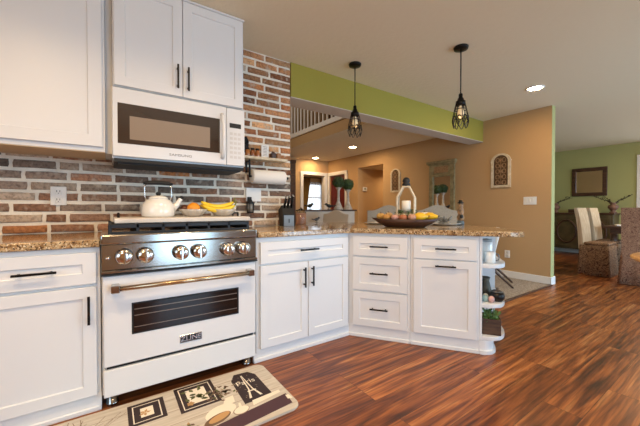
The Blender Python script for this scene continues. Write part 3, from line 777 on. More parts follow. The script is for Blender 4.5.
MB().lathe([(0.0, 0.003), (0.048, 0.003), (0.05, 0.008), (0.05, 0.11), (0.0, 0.112)], seg=20).build('contents', mat('pink_salt', srgb(214, 160, 132), 0.8), t)
MB().lathe([(0.0, 0), (0.054, 0), (0.056, 0.006), (0.056, 0.125), (0.044, 0.14), (0.044, 0.145)], seg=24).build('jar', GLASS, t)
MB().lathe([(0.046, 0.145), (0.046, 0.155), (0.02, 0.163), (0.012, 0.175), (0.0, 0.182)], seg=20).build('lid', GLASS, t)

# ------------------------------------------------------------------ pendants
def pendant(loc, label):
    t = thing('pendant_light', label, 'pendant light', loc, 0, 'cage pendants over the peninsula')
    MB().lathe([(0.0, 0), (0.062, 0), (0.065, -0.006), (0.06, -0.022), (0.02, -0.026), (0, -0.026)], seg=24).build('canopy', BLACK, t)
    MB().tube([(0, 0, -0.02), (0, 0, -0.44)], 0.0055, 6).build('cord', BLACK, t)
    MB().lathe([(0.010, -0.425), (0.018, -0.432), (0.018, -0.465), (0.026, -0.47), (0.03, -0.492), (0.042, -0.497), (0.045, -0.535), (0.03, -0.54)], seg=18).build('socket', BLACK, t)
    MB().lathe([(0.0, -0.655), (0.018, -0.645), (0.03, -0.615), (0.026, -0.585), (0.014, -0.55), (0.013, -0.53)], seg=16).build('bulb', BULBGLOW, t)
    cg = MB(); n = 8
    def R(z): return 0.043 + (0.072 - 0.043) * min(1, (z - 0.53) / 0.13)
    for k in range(n):
        a = 2 * pi * k / n
        cg.tube([(R(zz) * cos(a), R(zz) * sin(a), -zz) for zz in (0.515, 0.57, 0.63, 0.685)], 0.0038, 5)
        pts = []
        for q in range(9):   # scalloped loops at the bottom
            aa = a + 2 * pi / n * q / 8; zz = 0.685 + 0.055 * sin(pi * q / 8)
            rr = 0.072 - 0.016 * sin(pi * q / 8)
            pts.append((rr * cos(aa), rr * sin(aa), -zz))
        cg.tube(pts, 0.0038, 5)
        pts = [(0.066 * cos(a + 2 * pi / n * q / 8), 0.066 * sin(a + 2 * pi / n * q / 8), -0.685 + 0.05 * sin(pi * q / 8)) for q in range(9)]
        cg.tube(pts, 0.0038, 5)
    for zz in (0.575, 0.645):
        cg.tube([(R(zz) * cos(2 * pi * k / 24), R(zz) * sin(2 * pi * k / 24), -zz) for k in range(24)], 0.0038, 5, closed=True)
    cg.build('cage', BLACK, t)
    l = bpy.data.lights.new('bulb_light', 'POINT'); l.energy = 0.6; l.color = (1, 0.7, 0.4); l.shadow_soft_size = 0.03
    lo = bpy.data.objects.new('bulb_light', l); COL.objects.link(lo); lo.parent = t; lo.location = (0, 0, -0.70)
    return t


pendant((2.091, 2.417, ZC), 'black wire-cage pendant light hanging in front of the green beam')
pendant((2.677, 1.614, ZC), 'black wire-cage pendant light hanging nearest the end of the green beam')


def can_light(loc, label, power):
    t = thing('recessed_light', label, 'ceiling light', loc, 0, 'recessed ceiling lights')
    MB().lathe([(0.078, -0.001), (0.1, -0.001), (0.1, -0.006), (0.082, -0.010), (0.078, -0.004)], seg=28, cap=False).build('trim_ring', TRIMW, t)
    MB().lathe([(0.0, -0.003), (0.078, -0.003)], seg=28).build('lens', LAMPGLOW, t)
    l = bpy.data.lights.new('can_light', 'AREA'); l.shape = 'DISK'; l.size = 0.14; l.energy = power; l.color = WARM
    lo = bpy.data.objects.new('can_light', l); COL.objects.link(lo); lo.parent = t; lo.location = (0, 0, -0.012)
    return t


can_light((4.333, 1.64, ZC), 'lit recessed light in the kitchen ceiling beyond the second pendant', 14)
can_light((4.473, 5.244, ZL), 'lit recessed light in the hall ceiling, nearer of the two there', 20)
can_light((4.605, 6.942, ZL), 'lit recessed light in the hall ceiling above the far opening', 9)

# ------------------------------------------------------------------ loft railing
t = thing('loft_railing', 'white loft balusters with dark handrail seen under the green beam', 'railing', (3.41, 3.0, 2.785))
MB().box(-0.03, 0.03, 0.0, 4.24, 0.90, 0.95, bev=0.012, seg=2).build('handrail', DARKW, t)
for k in range(30):
    MB().box(-0.016, 0.016, 0.06 + k * 0.138, 0.092 + k * 0.138, 0.0, 0.905, bev=0.003).build('baluster', TRIMW, t)

# ------------------------------------------------------------------ tan wall hangings
FRETB = mat('fretwork_brown', srgb(168, 132, 92), 0.6, vary=(40, srgb(132, 100, 66)))


def arch(w_, h_, seg=14, rise=None):
    r = w_ / 2; rise = rise or r * 0.8
    pts = [(-r, 0), (r, 0), (r, h_ - rise)]
    for k in range(1, seg): pts.append((r * cos(pi * k / seg), h_ - rise + rise * sin(pi * k / seg)))
    return pts + [(-r, h_ - rise)]


def plaque(y, z, label, w_=0.30, h_=0.55):
    t = thing('wall_plaque', label, 'wall plaque', (XT - 0.001, y, z), radians(-90), 'arched plaques on the tan wall')
    Mx = Matrix.Rotation(pi / 2, 4, 'X')
    # frame ring
    b = MB(); o_, i_ = arch(w_, h_), [(x * 0.74, 0.036 + yy * 0.885) for x, yy in arch(w_, h_)]
    n = len(o_)
    v = [[b.bm.verts.new((p[0], yv, p[1])) for p in ring] for ring, yv in ((o_, 0), (o_, -0.022), (i_, -0.022), (i_, 0))]
    for A_, B_ in ((0, 1), (1, 2), (2, 3)):
        for k in range(n): b.bm.faces.new((v[A_][k], v[A_][(k + 1) % n], v[B_][(k + 1) % n], v[B_][k]))
    b.box(-w_ / 2 - 0.006, -w_ / 2 + 0.03, -0.024, 0, h_ * 0.76, h_ * 0.80).box(w_ / 2 - 0.03, w_ / 2 + 0.006, -0.024, 0, h_ * 0.76, h_ * 0.80)
    b.build('frame', CREAM, t)
    MB().prism(i_, 0.002, 0.008, M=Mx).build('backing', mat('plaque_backing', srgb(96, 70, 46), 0.8), t)
    f = MB()
    for r_ in range(5):
        for q in (-1, 1):
            cx, cz = q * w_ * 0.17, 0.08 + r_ * h_ * 0.165
            f.tube([(cx + 0.026 * cos(k * pi / 5) * q, -0.012, cz + 0.034 * sin(k * pi / 5)) for k in range(10)], 0.0065, 5, closed=True)
            f.tube([(cx * 0.5, -0.012, cz - 0.03), (cx * 0.2, -0.014, cz), (cx * 0.6, -0.012, cz + 0.03)], 0.006, 5)
    f.tube([(0, -0.012, 0.05), (0, -0.012, h_ - 0.07)], 0.006, 5)
    f.build('fretwork', FRETB, t)
    return t


plaque(2.46, 1.45, 'cream arched wall plaque with brown fretwork, between framed mirror and light switch')
plaque(4.69, 1.475, 'cream arched wall plaque with brown fretwork, beside the side hall opening', 0.27, 0.52)

t = thing('framed_mirror', 'tall mirror in weathered green frame on the tan wall', 'mirror', (XT - 0.001, 3.53, 0.72), radians(-90))
GF = mat('weathered_green_paint', srgb(158, 146, 108), 0.7, vary=(14, srgb(122, 110, 76)))
b = MB()
b.box(-0.27, -0.185, -0.04, 0, 0, 1.26, bev=0.004); b.box(0.185, 0.27, -0.04, 0, 0, 1.26, bev=0.004); b.box(-0.27, 0.27, -0.04, 0, 0, 0.09, bev=0.004)
b.box(-0.19, 0.19, -0.036, 0, 1.03, 1.26, bev=0.004); b.box(-0.31, 0.31, -0.075, 0, 1.255, 1.30, bev=0.008); b.box(-0.29, 0.29, -0.055, 0, 1.225, 1.256, bev=0.004); b.box(-0.2, 0.2, -0.05, 0, 1.0, 1.035, bev=0.004)
b.build('frame', GF, t)
MB().box(-0.15, 0.15, -0.042, -0.034, 1.07, 1.19, bev=0.003).build('carved_panel', FRETB, t)
MB().box(-0.186, 0.186, -0.012, -0.008, 0.088, 1.002).build('glass', MIRROR, t)

t = thing('light_switch', 'white triple light switch plate on the tan wall', 'light switch', (XT - 0.001, 2.04, 1.165), radians(-90))
MB().box(-0.088, 0.088, -0.006, 0, 0, 0.12, bev=0.003).build('cover_plate', TRIMW, t)
for k in (-1, 0, 1): MB().box(k * 0.046 - 0.011, k * 0.046 + 0.011, -0.012, -0.005, 0.035, 0.085, bev=0.003).build('rocker', CERAM, t)
t = thing('power_outlet', 'white power outlet low on the tan wall above the skirting', 'outlet', (XT - 0.001, 2.355, 0.32), radians(-90))
MB().box(-0.04, 0.04, -0.006, 0, 0, 0.12, bev=0.003).build('cover_plate', TRIMW, t)
MB().box(-0.017, 0.017, -0.009, -0.004, 0.015, 0.055, bev=0.003).box(-0.017, 0.017, -0.009, -0.004, 0.065, 0.105, bev=0.003).build('socket', mat('socket_grey', srgb(204, 200, 194), 0.5), t)
t = thing('thermostat', 'small white thermostat on the orange-lit side hall wall', 'thermostat', (5.48, 5.948, 1.56))
MB().box(-0.07, 0.07, -0.025, 0, 0, 0.11, bev=0.006, seg=2).build('case', TRIMW, t)
MB().box(-0.04, 0.03, -0.0265, -0.024, 0.04, 0.085).build('screen', mat('lcd_grey', srgb(150, 156, 140), 0.3), t)

# ------------------------------------------------------------------ far background
t = thing('tall_bookcase', 'tall dark bookcase glimpsed past the brick corner', 'bookcase', (3.83, 7.0, 0))
MB().box(-0.24, 0.19, 0, 0.12, 0, 2.36).box(-0.25, 0.2, -0.02, 0.12, 2.3, 2.38, bev=0.006).build('carcass', DARKW, t)
for zz in (0.9, 1.2, 1.5, 1.8, 2.1): MB().box(-0.22, 0.17, -0.012, 0.002, zz, zz + 0.2, bev=0.004).build('door_panel', DARKW, t)
GOLD = mat('olive_gold_curtain', srgb(128, 98, 50), 0.9, vary=(10, srgb(160, 130, 74), (8, 8, 0.3)))
SHEER = mat('sheer_curtain', srgb(240, 242, 244), 0.9)
_nt = SHEER.node_tree; _tl = _nt.nodes.new('ShaderNodeBsdfTranslucent'); _tp = _nt.nodes.new('ShaderNodeBsdfTransparent'); _mx = _nt.nodes.new('ShaderNodeMixShader'); _mx.inputs[0].default_value = 0.55
_nt.links.new(_tl.outputs[0], _mx.inputs[1]); _nt.links.new(_tp.outputs[0], _mx.inputs[2]); _nt.links.new(_mx.outputs[0], _nt.nodes['Material Output'].inputs['Surface'])


def curtain(x0, x1, y, z0, z1, m, name, label, amp=0.035, tie=None):
    b = MB(); n = 40; rows = 8; grid = []
    for r in range(rows + 1):
        zz = z0 + (z1 - z0) * r / rows; line = []
        for k in range(n + 1):
            u = k / n; xx = x0 + (x1 - x0) * u
            if tie: xx = tie + (xx - tie) * (0.45 + 0.55 * abs(zz - (z0 + 0.42 * (z1 - z0))) / (z1 - z0) * 1.6)
            line.append(b.bm.verts.new((xx, y + amp * sin(u * 2 * pi * 6), zz)))
        grid.append(line)
    for r in range(rows):
        for k in range(n):
            f = b.bm.faces.new((grid[r][k], grid[r][k + 1], grid[r + 1][k + 1], grid[r + 1][k])); f.smooth = True
    return tag(b.build(name, m), label, 'curtain', 'curtains of the far window')


curtain(5.84, 6.20, 9.66, 0.05, 2.25, GOLD, 'curtain', 'gold tied drape on the bookcase side of the far window', tie=5.84)
curtain(6.64, 7.0, 9.66, 0.05, 2.25, GOLD, 'curtain', 'gold tied drape on the red door side of the far window', tie=7.0)
curtain(6.04, 6.80, 9.73, 0.5, 2.12, SHEER, 'sheer_curtain', 'sheer white curtain across the bright far window', 0.015)
t = MB().tube([(5.72, 9.66, 2.268), (7.1, 9.66, 2.268)], 0.016, 8).ball((5.70, 9.66, 2.268), 0.03).ball((7.12, 9.68, 2.27), 0.03).build('curtain_rod', BLACK); tag(t, 'dark curtain rod above the far window', 'curtain rod')

# birds and topiaries on the half wall cap
BIRD = mat('dark_bird_metal', srgb(36, 36, 36), 0.5)


def bird(loc, rz, sc_, label, m=BIRD):
    t = thing('bird_figurine', label, 'figurine', loc, rz, 'bird figurines')
    b = MB()
    b.ball((0, 0, 0.075), (0.062, 0.032, 0.034), sub=3, M=Matrix.Rotation(radians(-14), 4, 'Y')); b.ball((0.062, 0, 0.105), (0.028, 0.022, 0.024), sub=2)
    b.tube([(-0.04, 0, 0.075), (-0.10, 0, 0.072), (-0.145, 0, 0.082)], [0.02, 0.014, 0.01], 8)
    b.tube([(0.085, 0, 0.105), (0.112, 0, 0.100)], [0.008, 0.002], 6)
    b.build('body', m, t)
    s_ = MB()
    for k in (-1, 1): s_.tube([(0.005, k * 0.012, 0.05), (0.005, k * 0.012, 0.004)], 0.004, 5)
    s_.lathe([(0.04, 0), (0.04, 0.006), (0, 0.006)], seg=14); s_.build('stand', m, t)
    t.scale = (sc_, sc_, sc_)
    return t


bird((2.94, 4.61, 1.088), radians(15), 0.95, 'black bird figurine on the half wall in front of the bright window')
bird((3.36, 4.61, 1.088), radians(170), 0.95, 'black bird figurine on the half wall before the red door casing')
bird((2.06, 3.08, ZW), radians(10), 0.55, 'grey metal bird figurine perched on the corner worktop', mat('grey_metal', srgb(92, 92, 94), 0.35, 0.8))


def topiary(x, y, h, label):
    t = thing('topiary', label, 'topiary', (x, y, 1.088), 0, 'topiaries on the half wall')
    MB().lathe([(0.0, 0), (0.088, 0), (0.088, 0.02), (0.07, 0.05), (0.05, 0.10), (0.028, 0.16), (0.024, h - 0.06), (0.04, h - 0.03), (0.055, h - 0.01), (0.055, h), (0, h)], seg=18).build('candlestick', mat('whitewashed_candlestick', srgb(224, 214, 198), 0.6, vary=(20, srgb(190, 176, 156))), t)
    b = MB(); R_ = 0.115; cz = h + R_ * 0.85
    b.ball((0, 0, cz), R_ * 0.9, sub=3, noise=0.05)
    for k in range(420):
        v = Vector((random.gauss(0, 1), random.gauss(0, 1), random.gauss(0, 1))).normalized()
        c = Vector((0, 0, cz)) + v * R_ * random.uniform(0.9, 1.05)
        a_ = v.orthogonal().normalized(); b_ = v.cross(a_); th = random.uniform(0, 6.28)
        e1 = (a_ * cos(th) + b_ * sin(th)) * 0.016 + v * 0.01; e2 = (b_ * cos(th) - a_ * sin(th)) * 0.009
        b.quad([c - e1, c + e2, c + e1, c - e2])
    b.build('foliage', LEAF, t)
    return t


topiary(3.58, 4.61, 0.42, 'taller green ball topiary on white candlestick, on the half wall')
topiary(3.82, 4.62, 0.385, 'shorter green ball topiary at the end of the half wall')


# linen bar chairs
def bar_chair(loc, rz, label, m=LINEN):
    """origin on the floor, sitter faces +y"""
    t = thing('bar_chair', label, 'chair', loc, rz, 'upholstered chairs along the peninsula')
    w_ = 0.30
    # camelback
    prof = []
    n = 24
    for k in range(n + 1):
        u = -1 + 2 * k / n
        top = 1.075 + 0.075 * (0.5 + 0.5 * cos(pi * min(1, abs(u) * 1.25)))
        prof.append((u * w_, top))
    poly = [(-w_, 0.66)] + [(w_, 0.66)] + [(x, zz) for x, zz in reversed(prof)]
    MB().prism(poly, 0, 0.085, bev=0.012, M=Matrix.Translation((0, -0.20, 0)) @ Matrix.Rotation(radians(7), 4, 'X') @ Matrix.Rotation(pi / 2, 4, 'X')).build('backrest', m, t)
    MB().box(-0.27, 0.27, -0.24, 0.22, 0.60, 0.70, bev=0.025, seg=3).build('seat', m, t)
    for sx_ in (-1, 1):
        for sy_ in (-1, 1): MB().tube([(sx_ * 0.23, sy_ * 0.19, 0.61), (sx_ * 0.25, sy_ * 0.215 - (0.03 if sy_ < 0 else 0), 0.013)], [0.022, 0.014], 8).build('leg', DARKW, t)
    f = MB(); f.tube([(-0.24, 0.2, 0.22), (0.24, 0.2, 0.22)], 0.011, 6); f.build('footrest', DARKW, t)
    return t


def face_counter(px_, D):   # point at forward distance D on the floor
    a_ = radians(34.4); r_ = (px_ - 320) / 307 * D
    return (D * sin(a_) + r_ * cos(a_), D * cos(a_) - r_ * sin(a_))


RZ = math.atan2(-NV.x, NV.y) + pi     # sitter looks back across the counter
x, y = 2.90, 2.76
bar_chair((x, y, 0.012), RZ + 0.0, 'linen camelback bar chair behind the wooden dough bowl')
bar_chair((3.37, 2.33, 0.012), RZ, 'linen camelback bar chair in front of the green framed mirror')
bar_chair((2.76, 4.02, 0.012), RZ - 0.5, 'linen camelback bar chair tinted as brightly lit, in front of the half wall', WHITE_LIT_LINEN).scale = (1, 1, 0.94)  # same linen as the other two, brighter light put into its colour

# low white chair past the peninsula tip
t = thing('side_chair', 'low white upholstered chair with dark splayed legs beyond the end shelf', 'chair', (4.53, 2.47, 0.012), radians(25))
MB().box(-0.22, 0.22, -0.20, 0.25, 0.36, 0.45, bev=0.03, seg=3).build('seat', WHITE_LIT_LINEN, t)
MB().box(-0.22, 0.22, -0.04, 0.04, 0.0, 0.40, bev=0.025, seg=3, M=Matrix.Translation((0, -0.20, 0.42)) @ Matrix.Rotation(radians(12), 4, 'X')).build('backrest', WHITE_LIT_LINEN, t)
for sx_ in (-1, 1):
    MB().tube([(sx_ * 0.18, 0.21, 0.37), (sx_ * 0.19, 0.25, 0)], [0.02, 0.013], 8).build('leg', DARKW, t)
    MB().tube([(sx_ * 0.18, -0.19, 0.37), (sx_ * 0.185, -0.26, 0.2), (sx_ * 0.19, -0.47, 0.0)], [0.022, 0.018, 0.013], 8).build('leg', DARKW, t)

# ------------------------------------------------------------------ centrepiece on the peninsula
bx = P(0.45, 0.30, ZW)
t = thing('dough_bowl', 'long carved dark wooden dough bowl full of gourds on the peninsula', 'bowl', bx, A54)
b = MB(); n = 36
def oval(rx, ry, zz, lip=0.0): return [b.bm.verts.new((rx * cos(2 * pi * k / n) * (1 + lip * abs(cos(2 * pi * k / n)) ** 6), ry * sin(2 * pi * k / n), zz + lip * 0.09 * abs(cos(2 * pi * k / n)) ** 6)) for k in range(n)]
rings = [oval(0.17, 0.10, 0), oval(0.235, 0.145, 0.035), oval(0.28, 0.175, 0.075, 0.10), oval(0.265, 0.162, 0.075, 0.10), oval(0.215, 0.13, 0.04), oval(0.15, 0.085, 0.018)]
b.bm.faces.new(list(reversed(rings[0]))); b.bm.faces.new(rings[-1])
for A_, B_ in zip(rings, rings[1:]):
    for k in range(n):
        f = b.bm.faces.new((A_[k], A_[(k + 1) % n], B_[(k + 1) % n], B_[k])); f.smooth = True
b.build('bowl', mat('carved_wood', srgb(56, 32, 20), 0.5, vary=(12, srgb(86, 52, 34), (1, 6, 6))), t)


def bowl_pt(x, y, z): return bx + DV * x + NV * y + Vector((0, 0, z))


def gourd(x, y, z, r, colr, label, kind='gourd', ribs=8, sz=0.8):
    t = thing(kind, label, kind, bowl_pt(x, y, z), random.uniform(0, 3), 'gourds and fruit in the dough bowl')
    prof = [(0.0, -r * sz), (r * .5, -r * sz * .92), (r * .88, -r * sz * .5), (r, 0), (r * .9, r * sz * .5), (r * .5, r * sz * .88), (r * 0.15, r * sz * .86), (0, r * sz * .82)]
    MB().lathe(prof, seg=ribs * 4, flute=(ribs, 0.05)).build('body', mat('gourd_skin', colr, 0.55), t)
    MB().tube([(0, 0, r * sz * .8), (0.004, 0, r * sz * 1.1), (0.012, 0, r * sz * 1.3)], [0.006, 0.0045, 0.004], 6).build('stem', mat('dry_stem', srgb(120, 96, 60), 0.8), t)


gourd(-0.215, -0.02, 0.098, 0.038, srgb(206, 160, 84), 'ochre gourd at the knife block end of the dough bowl')
gourd(-0.15, -0.095, 0.092, 0.036, srgb(190, 138, 70), 'tan gourd at the front left rim of the dough bowl')
gourd(-0.15, 0.06, 0.105, 0.036, srgb(216, 180, 130), 'pale gourd behind the tan ones in the dough bowl')
gourd(-0.075, -0.115, 0.09, 0.034, srgb(200, 150, 134), 'dusty pink gourd below the lantern in the dough bowl')
gourd(-0.005, -0.12, 0.09, 0.035, srgb(172, 104, 66), 'rust gourd front and centre in the dough bowl')
gourd(0.07, -0.11, 0.092, 0.036, srgb(196, 146, 120), 'pinkish gourd right of centre in the dough bowl')
gourd(0.17, 0.06, 0.11, 0.042, srgb(232, 222, 198), 'cream white pumpkin at the back right of the dough bowl', sz=0.7)
for x, y, a_, lb in ((0.145, -0.085, 0.3, 'yellow gourd lying at the front right of the dough bowl'), (0.225, -0.012, -0.2, 'yellow gourd at the far right tip of the dough bowl')):
    t = thing('yellow_gourd', lb, 'gourd', bowl_pt(x, y, 0.098), A54 + a_, 'gourds and fruit in the dough bowl')
    MB().lathe([(0, -0.055), (0.026, -0.05), (0.038, -0.02), (0.034, 0.012), (0.02, 0.035), (0.013, 0.055), (0, 0.06)], seg=18, M=Matrix.Rotation(pi / 2, 4, 'Y')).build('body', mat('yellow_skin', srgb(232, 182, 30), 0.45), t)
    MB().tube([(0.055, 0, 0), (0.075, 0, 0.008)], [0.006, 0.004], 6).build('stem', mat('dry_stem', srgb(120, 96, 60), 0.8), t)

t = thing('lantern', 'open white wooden lantern with candle standing in the dough bowl', 'lantern', bowl_pt(0.01, 0.015, 0.0195), A54)
b = MB(); hw = 0.075
b.box(-hw - .01, hw + .01, -hw - .01, hw + .01, 0.0, 0.085, bev=0.003)
b.build('base', DARKW, t)
b = MB()
for sx_ in (-1, 1):
    for sy_ in (-1, 1):
        b.tube([(sx_ * hw, sy_ * hw, 0.08), (sx_ * hw, sy_ * hw, 0.25), (sx_ * 0.028, sy_ * 0.028, 0.345)], 0.009, 4, smooth=False)
for q in ((-1, -1, 1, -1), (1, -1, 1, 1), (1, 1, -1, 1), (-1, 1, -1, -1)):
    b.tube([(q[0] * hw, q[1] * hw, 0.095), (q[2] * hw, q[3] * hw, 0.095)], 0.008, 4, smooth=False)
b.box(-0.035, 0.035, -0.035, 0.035, 0.34, 0.355, bev=0.003)
b.build('frame', CREAM, t)
b = MB(); b.lathe([(0.034, 0.352), (0.038, 0.372), (0.026, 0.384), (0.034, 0.40), (0.03, 0.418), (0.016, 0.432), (0, 0.436)], seg=14)
b.tube([(0.02 * cos(k * pi / 6), 0, 0.40 + 0.02 * sin(k * pi / 6)) for k in range(12)], 0.004, 5, closed=True); b.build('finial', MATTE, t)
t = thing('pillar_candle', 'white pillar candle inside the open lantern', 'candle', bowl_pt(0.01, 0.015, 0.106), A54)
MB().lathe([(0.0, 0), (0.04, 0), (0.04, 0.13), (0.036, 0.135), (0.01, 0.128), (0, 0.128)], seg=22).build('wax', mat('candle_wax', srgb(240, 234, 220), 0.5), t)
MB().tube([(0, 0, 0.126), (0.001, 0, 0.145)], 0.0016, 5).build('wick', MATTE, t)
b = MB(); cc = Vector((0, 0, 0.022))
for k in range(330):
    a_ = random.uniform(0, 2 * pi); r_ = random.uniform(0.048, 0.095); c = Vector((r_ * cos(a_), r_ * sin(a_), random.uniform(0.004, 0.045)))
    v = Vector((random.gauss(0, 1), random.gauss(0, 1), random.gauss(0.4, 1))).normalized(); o_ = v.orthogonal().normalized() * 0.006
    b.quad([c, c + v * 0.012 + o_, c + v * 0.026, c + v * 0.012 - o_])
b.tube([(0.066 * cos(2 * pi * k / 16), 0.066 * sin(2 * pi * k / 16), 0.012) for k in range(16)], 0.010, 6, closed=True)
t = b.build('candle_wreath', LEAF, loc=bowl_pt(0.01, 0.015, 0.105)); tag(t, 'small dark green wreath around the candle in the lantern', 'wreath')


# plates at the bar
def plate(s_, dp, label):
    t = MB().lathe([(0.0, 0.0), (0.10, 0.0), (0.125, 0.006), (0.165, 0.014), (0.167, 0.017), (0.125, 0.011), (0.098, 0.006), (0, 0.006)], seg=36).build('dinner_plate', CERAM, loc=P(s_, dp, ZW)); tag(t, label, 'plate', 'white plates on the bar')
plate(0.80, 0.86, 'white dinner plate with dark napkin right of the dough bowl')
plate(0.13, 0.84, 'white dinner plate mostly hidden behind the left of the dough bowl')
t = thing('folded_napkin', 'dark grey napkin bunched through a ring on the white plate', 'napkin', P(0.80, 0.84, ZW + 0.008), A54)
b = MB()
for k in range(7): b.tube([(-0.012 + 0.004 * k, 0, 0.018), (-0.05 + 0.016 * k, -0.01, 0.05 + 0.02 * sin(k)), (-0.075 + 0.025 * k, 0.0, 0.066 + 0.022 * cos(k * 2))], [0.010, 0.014, 0.006], 6)
for k in range(5): b.tube([(0, 0, 0.018), (-0.05 + 0.025 * k, -0.03, 0.010)], [0.010, 0.012], 6)
b.build('cloth', mat('charcoal_cloth', srgb(84, 84, 82), 0.9, vary=(30, srgb(140, 138, 130))), t)
MB().tube([(0.016 * cos(k * pi / 6), 0.016 * sin(k * pi / 6), 0.02) for k in range(12)], 0.005, 6, closed=True).build('ring', BLACK, t)
t = thing('figurine', 'stacked beige figurine with dark hat standing behind the white plate', 'figurine', P(0.965, 0.955, ZW))
t.scale = (0.72, 0.72, 0.86)
MB().lathe([(0.0, 0), (0.05, 0), (0.052, 0.03), (0.04, 0.05)], seg=16).build('base', mat('slate_blue', srgb(92, 104, 108), 0.6), t)
MB().lathe([(0.036, 0.05), (0.05, 0.075), (0.05, 0.10), (0.034, 0.125), (0.046, 0.15), (0.046, 0.18), (0.028, 0.205), (0.036, 0.225), (0.034, 0.25), (0.02, 0.265)], seg=16).build('body', mat('beige_resin', srgb(176, 140, 100), 0.6, vary=(18, srgb(90, 70, 54))), t)
MB().lathe([(0.046, 0.262), (0.046, 0.27), (0.028, 0.274), (0.026, 0.30), (0, 0.302)], seg=16).ball((-0.03, -0.03, 0.10), 0.026).build('hat', MATTE, t)

# ------------------------------------------------------------------ things on the end shelves
def SH(x, y, z): return P(1.024 + x, y, z)


t = MB().lathe([(0.0, 0), (0.034, 0), (0.038, 0.004), (0.038, 0.085), (0.035, 0.086), (0.034, 0.006), (0, 0.006)], seg=24)
mg = thing('mug', 'white mug with looped handle on the top end shelf', 'mug', SH(0.085, 0.10, 0.683))
t.build('cup', CERAM, mg)
MB().tube([(0.036, 0, 0.07), (0.055, 0, 0.068), (0.062, 0, 0.045), (0.054, 0, 0.022), (0.036, 0, 0.018)], 0.005, 8).build('handle', mat('grey_glaze', srgb(120, 122, 124), 0.3), mg)
mg.rotation_euler = (0, 0, radians(-60))
cn = thing('canister', 'tall white canister behind the mug on the top end shelf', 'canister', SH(0.075, 0.215, 0.683))
MB().lathe([(0.0, 0), (0.042, 0), (0.045, 0.005), (0.045, 0.15), (0.04, 0.155)], seg=24).build('body', CERAM, cn)
MB().lathe([(0.044, 0.152), (0.044, 0.17), (0.01, 0.176), (0.0, 0.178)], seg=24).build('lid', mat('grey_lid', srgb(170, 176, 178), 0.35), cn)
t = thing('iron_pitcher', 'dark weathered metal pitcher on the middle end shelf', 'pitcher', SH(0.072, 0.235, 0.383))
MB().lathe([(0.0, 0), (0.045, 0), (0.05, 0.03), (0.038, 0.09), (0.03, 0.13), (0.036, 0.16), (0.033, 0.16), (0.026, 0.13), (0, 0.12)], seg=20).build('body', mat('weathered_iron', srgb(66, 64, 58), 0.5, 0.5, vary=(24, srgb(92, 86, 72))), t)
MB().tube([(-0.034, 0, 0.14), (-0.07, 0, 0.12), (-0.066, 0, 0.06), (-0.042, 0, 0.04)], 0.006, 6).build('handle', BLACK, t)
t = thing('iron_pot', 'squat black lidded pot on the middle end shelf', 'pot', SH(0.14, 0.13, 0.383))
MB().lathe([(0.0, 0), (0.036, 0), (0.052, 0.02), (0.056, 0.045), (0.044, 0.07)], seg=20).build('body', mat('pewter_black', srgb(46, 42, 40), 0.3, 0.7), t)
MB().lathe([(0.046, 0.07), (0.03, 0.082), (0.008, 0.088), (0.012, 0.1), (0, 0.104)], seg=20).build('lid', mat('pewter', srgb(110, 102, 94), 0.3, 0.8), t)
for i, (x, y, c_, lb) in enumerate(((0.05, 0.075, srgb(150, 176, 170), 'pale teal painted egg on the middle end shelf'), (0.09, 0.06, srgb(206, 160, 150), 'dusty pink painted egg on the middle end shelf'), (0.06, 0.125, srgb(222, 206, 170), 'cream painted egg on the middle end shelf'))):
    o = MB().ball((0, 0, 0.025), (0.022, 0.022, 0.026), sub=3).build('painted_egg', mat('egg_glaze', c_, 0.3), loc=SH(x, y, 0.3828)); tag(o, lb, 'egg', 'painted eggs on the middle shelf')
t = thing('wooden_planter', 'rustic wooden box planter on the bottom end shelf', 'planter', SH(0.085, 0.13, 0.136), A54)
CR = mat('rustic_crate_wood', srgb(92, 66, 48), 0.8, vary=(9, srgb(64, 46, 36), (1, 1, 6)))
MB().box(-0.06, 0.07, -0.085, -0.073, 0, 0.12, bev=0.002).box(-0.06, 0.07, 0.073, 0.085, 0, 0.12, bev=0.002).box(-0.06, -0.048, -0.073, 0.073, 0, 0.12).box(0.058, 0.07, -0.073, 0.073, 0, 0.12).box(-0.05, 0.06, -0.074, 0.074, 0, 0.10).build('crate', CR, t)
b = MB()
for k in range(170):
    c = Vector((random.uniform(-0.045, 0.06), random.uniform(-0.07, 0.065), random.uniform(0.10, 0.155)))
    v = Vector((random.gauss(0, 1), random.gauss(0, 1), random.gauss(0.7, 0.7))).normalized(); o_ = v.orthogonal().normalized() * 0.008
    b.quad([c, c + v * 0.015 + o_, c + v * 0.034, c + v * 0.015 - o_])
o = b.build('succulent', mat('succulent_green', srgb(78, 112, 48), 0.5, vary=(40, srgb(120, 150, 80)))); o.location = t.location; o.rotation_euler = t.rotation_euler
tag(o, 'small green plant growing in the wooden box planter', 'plant')

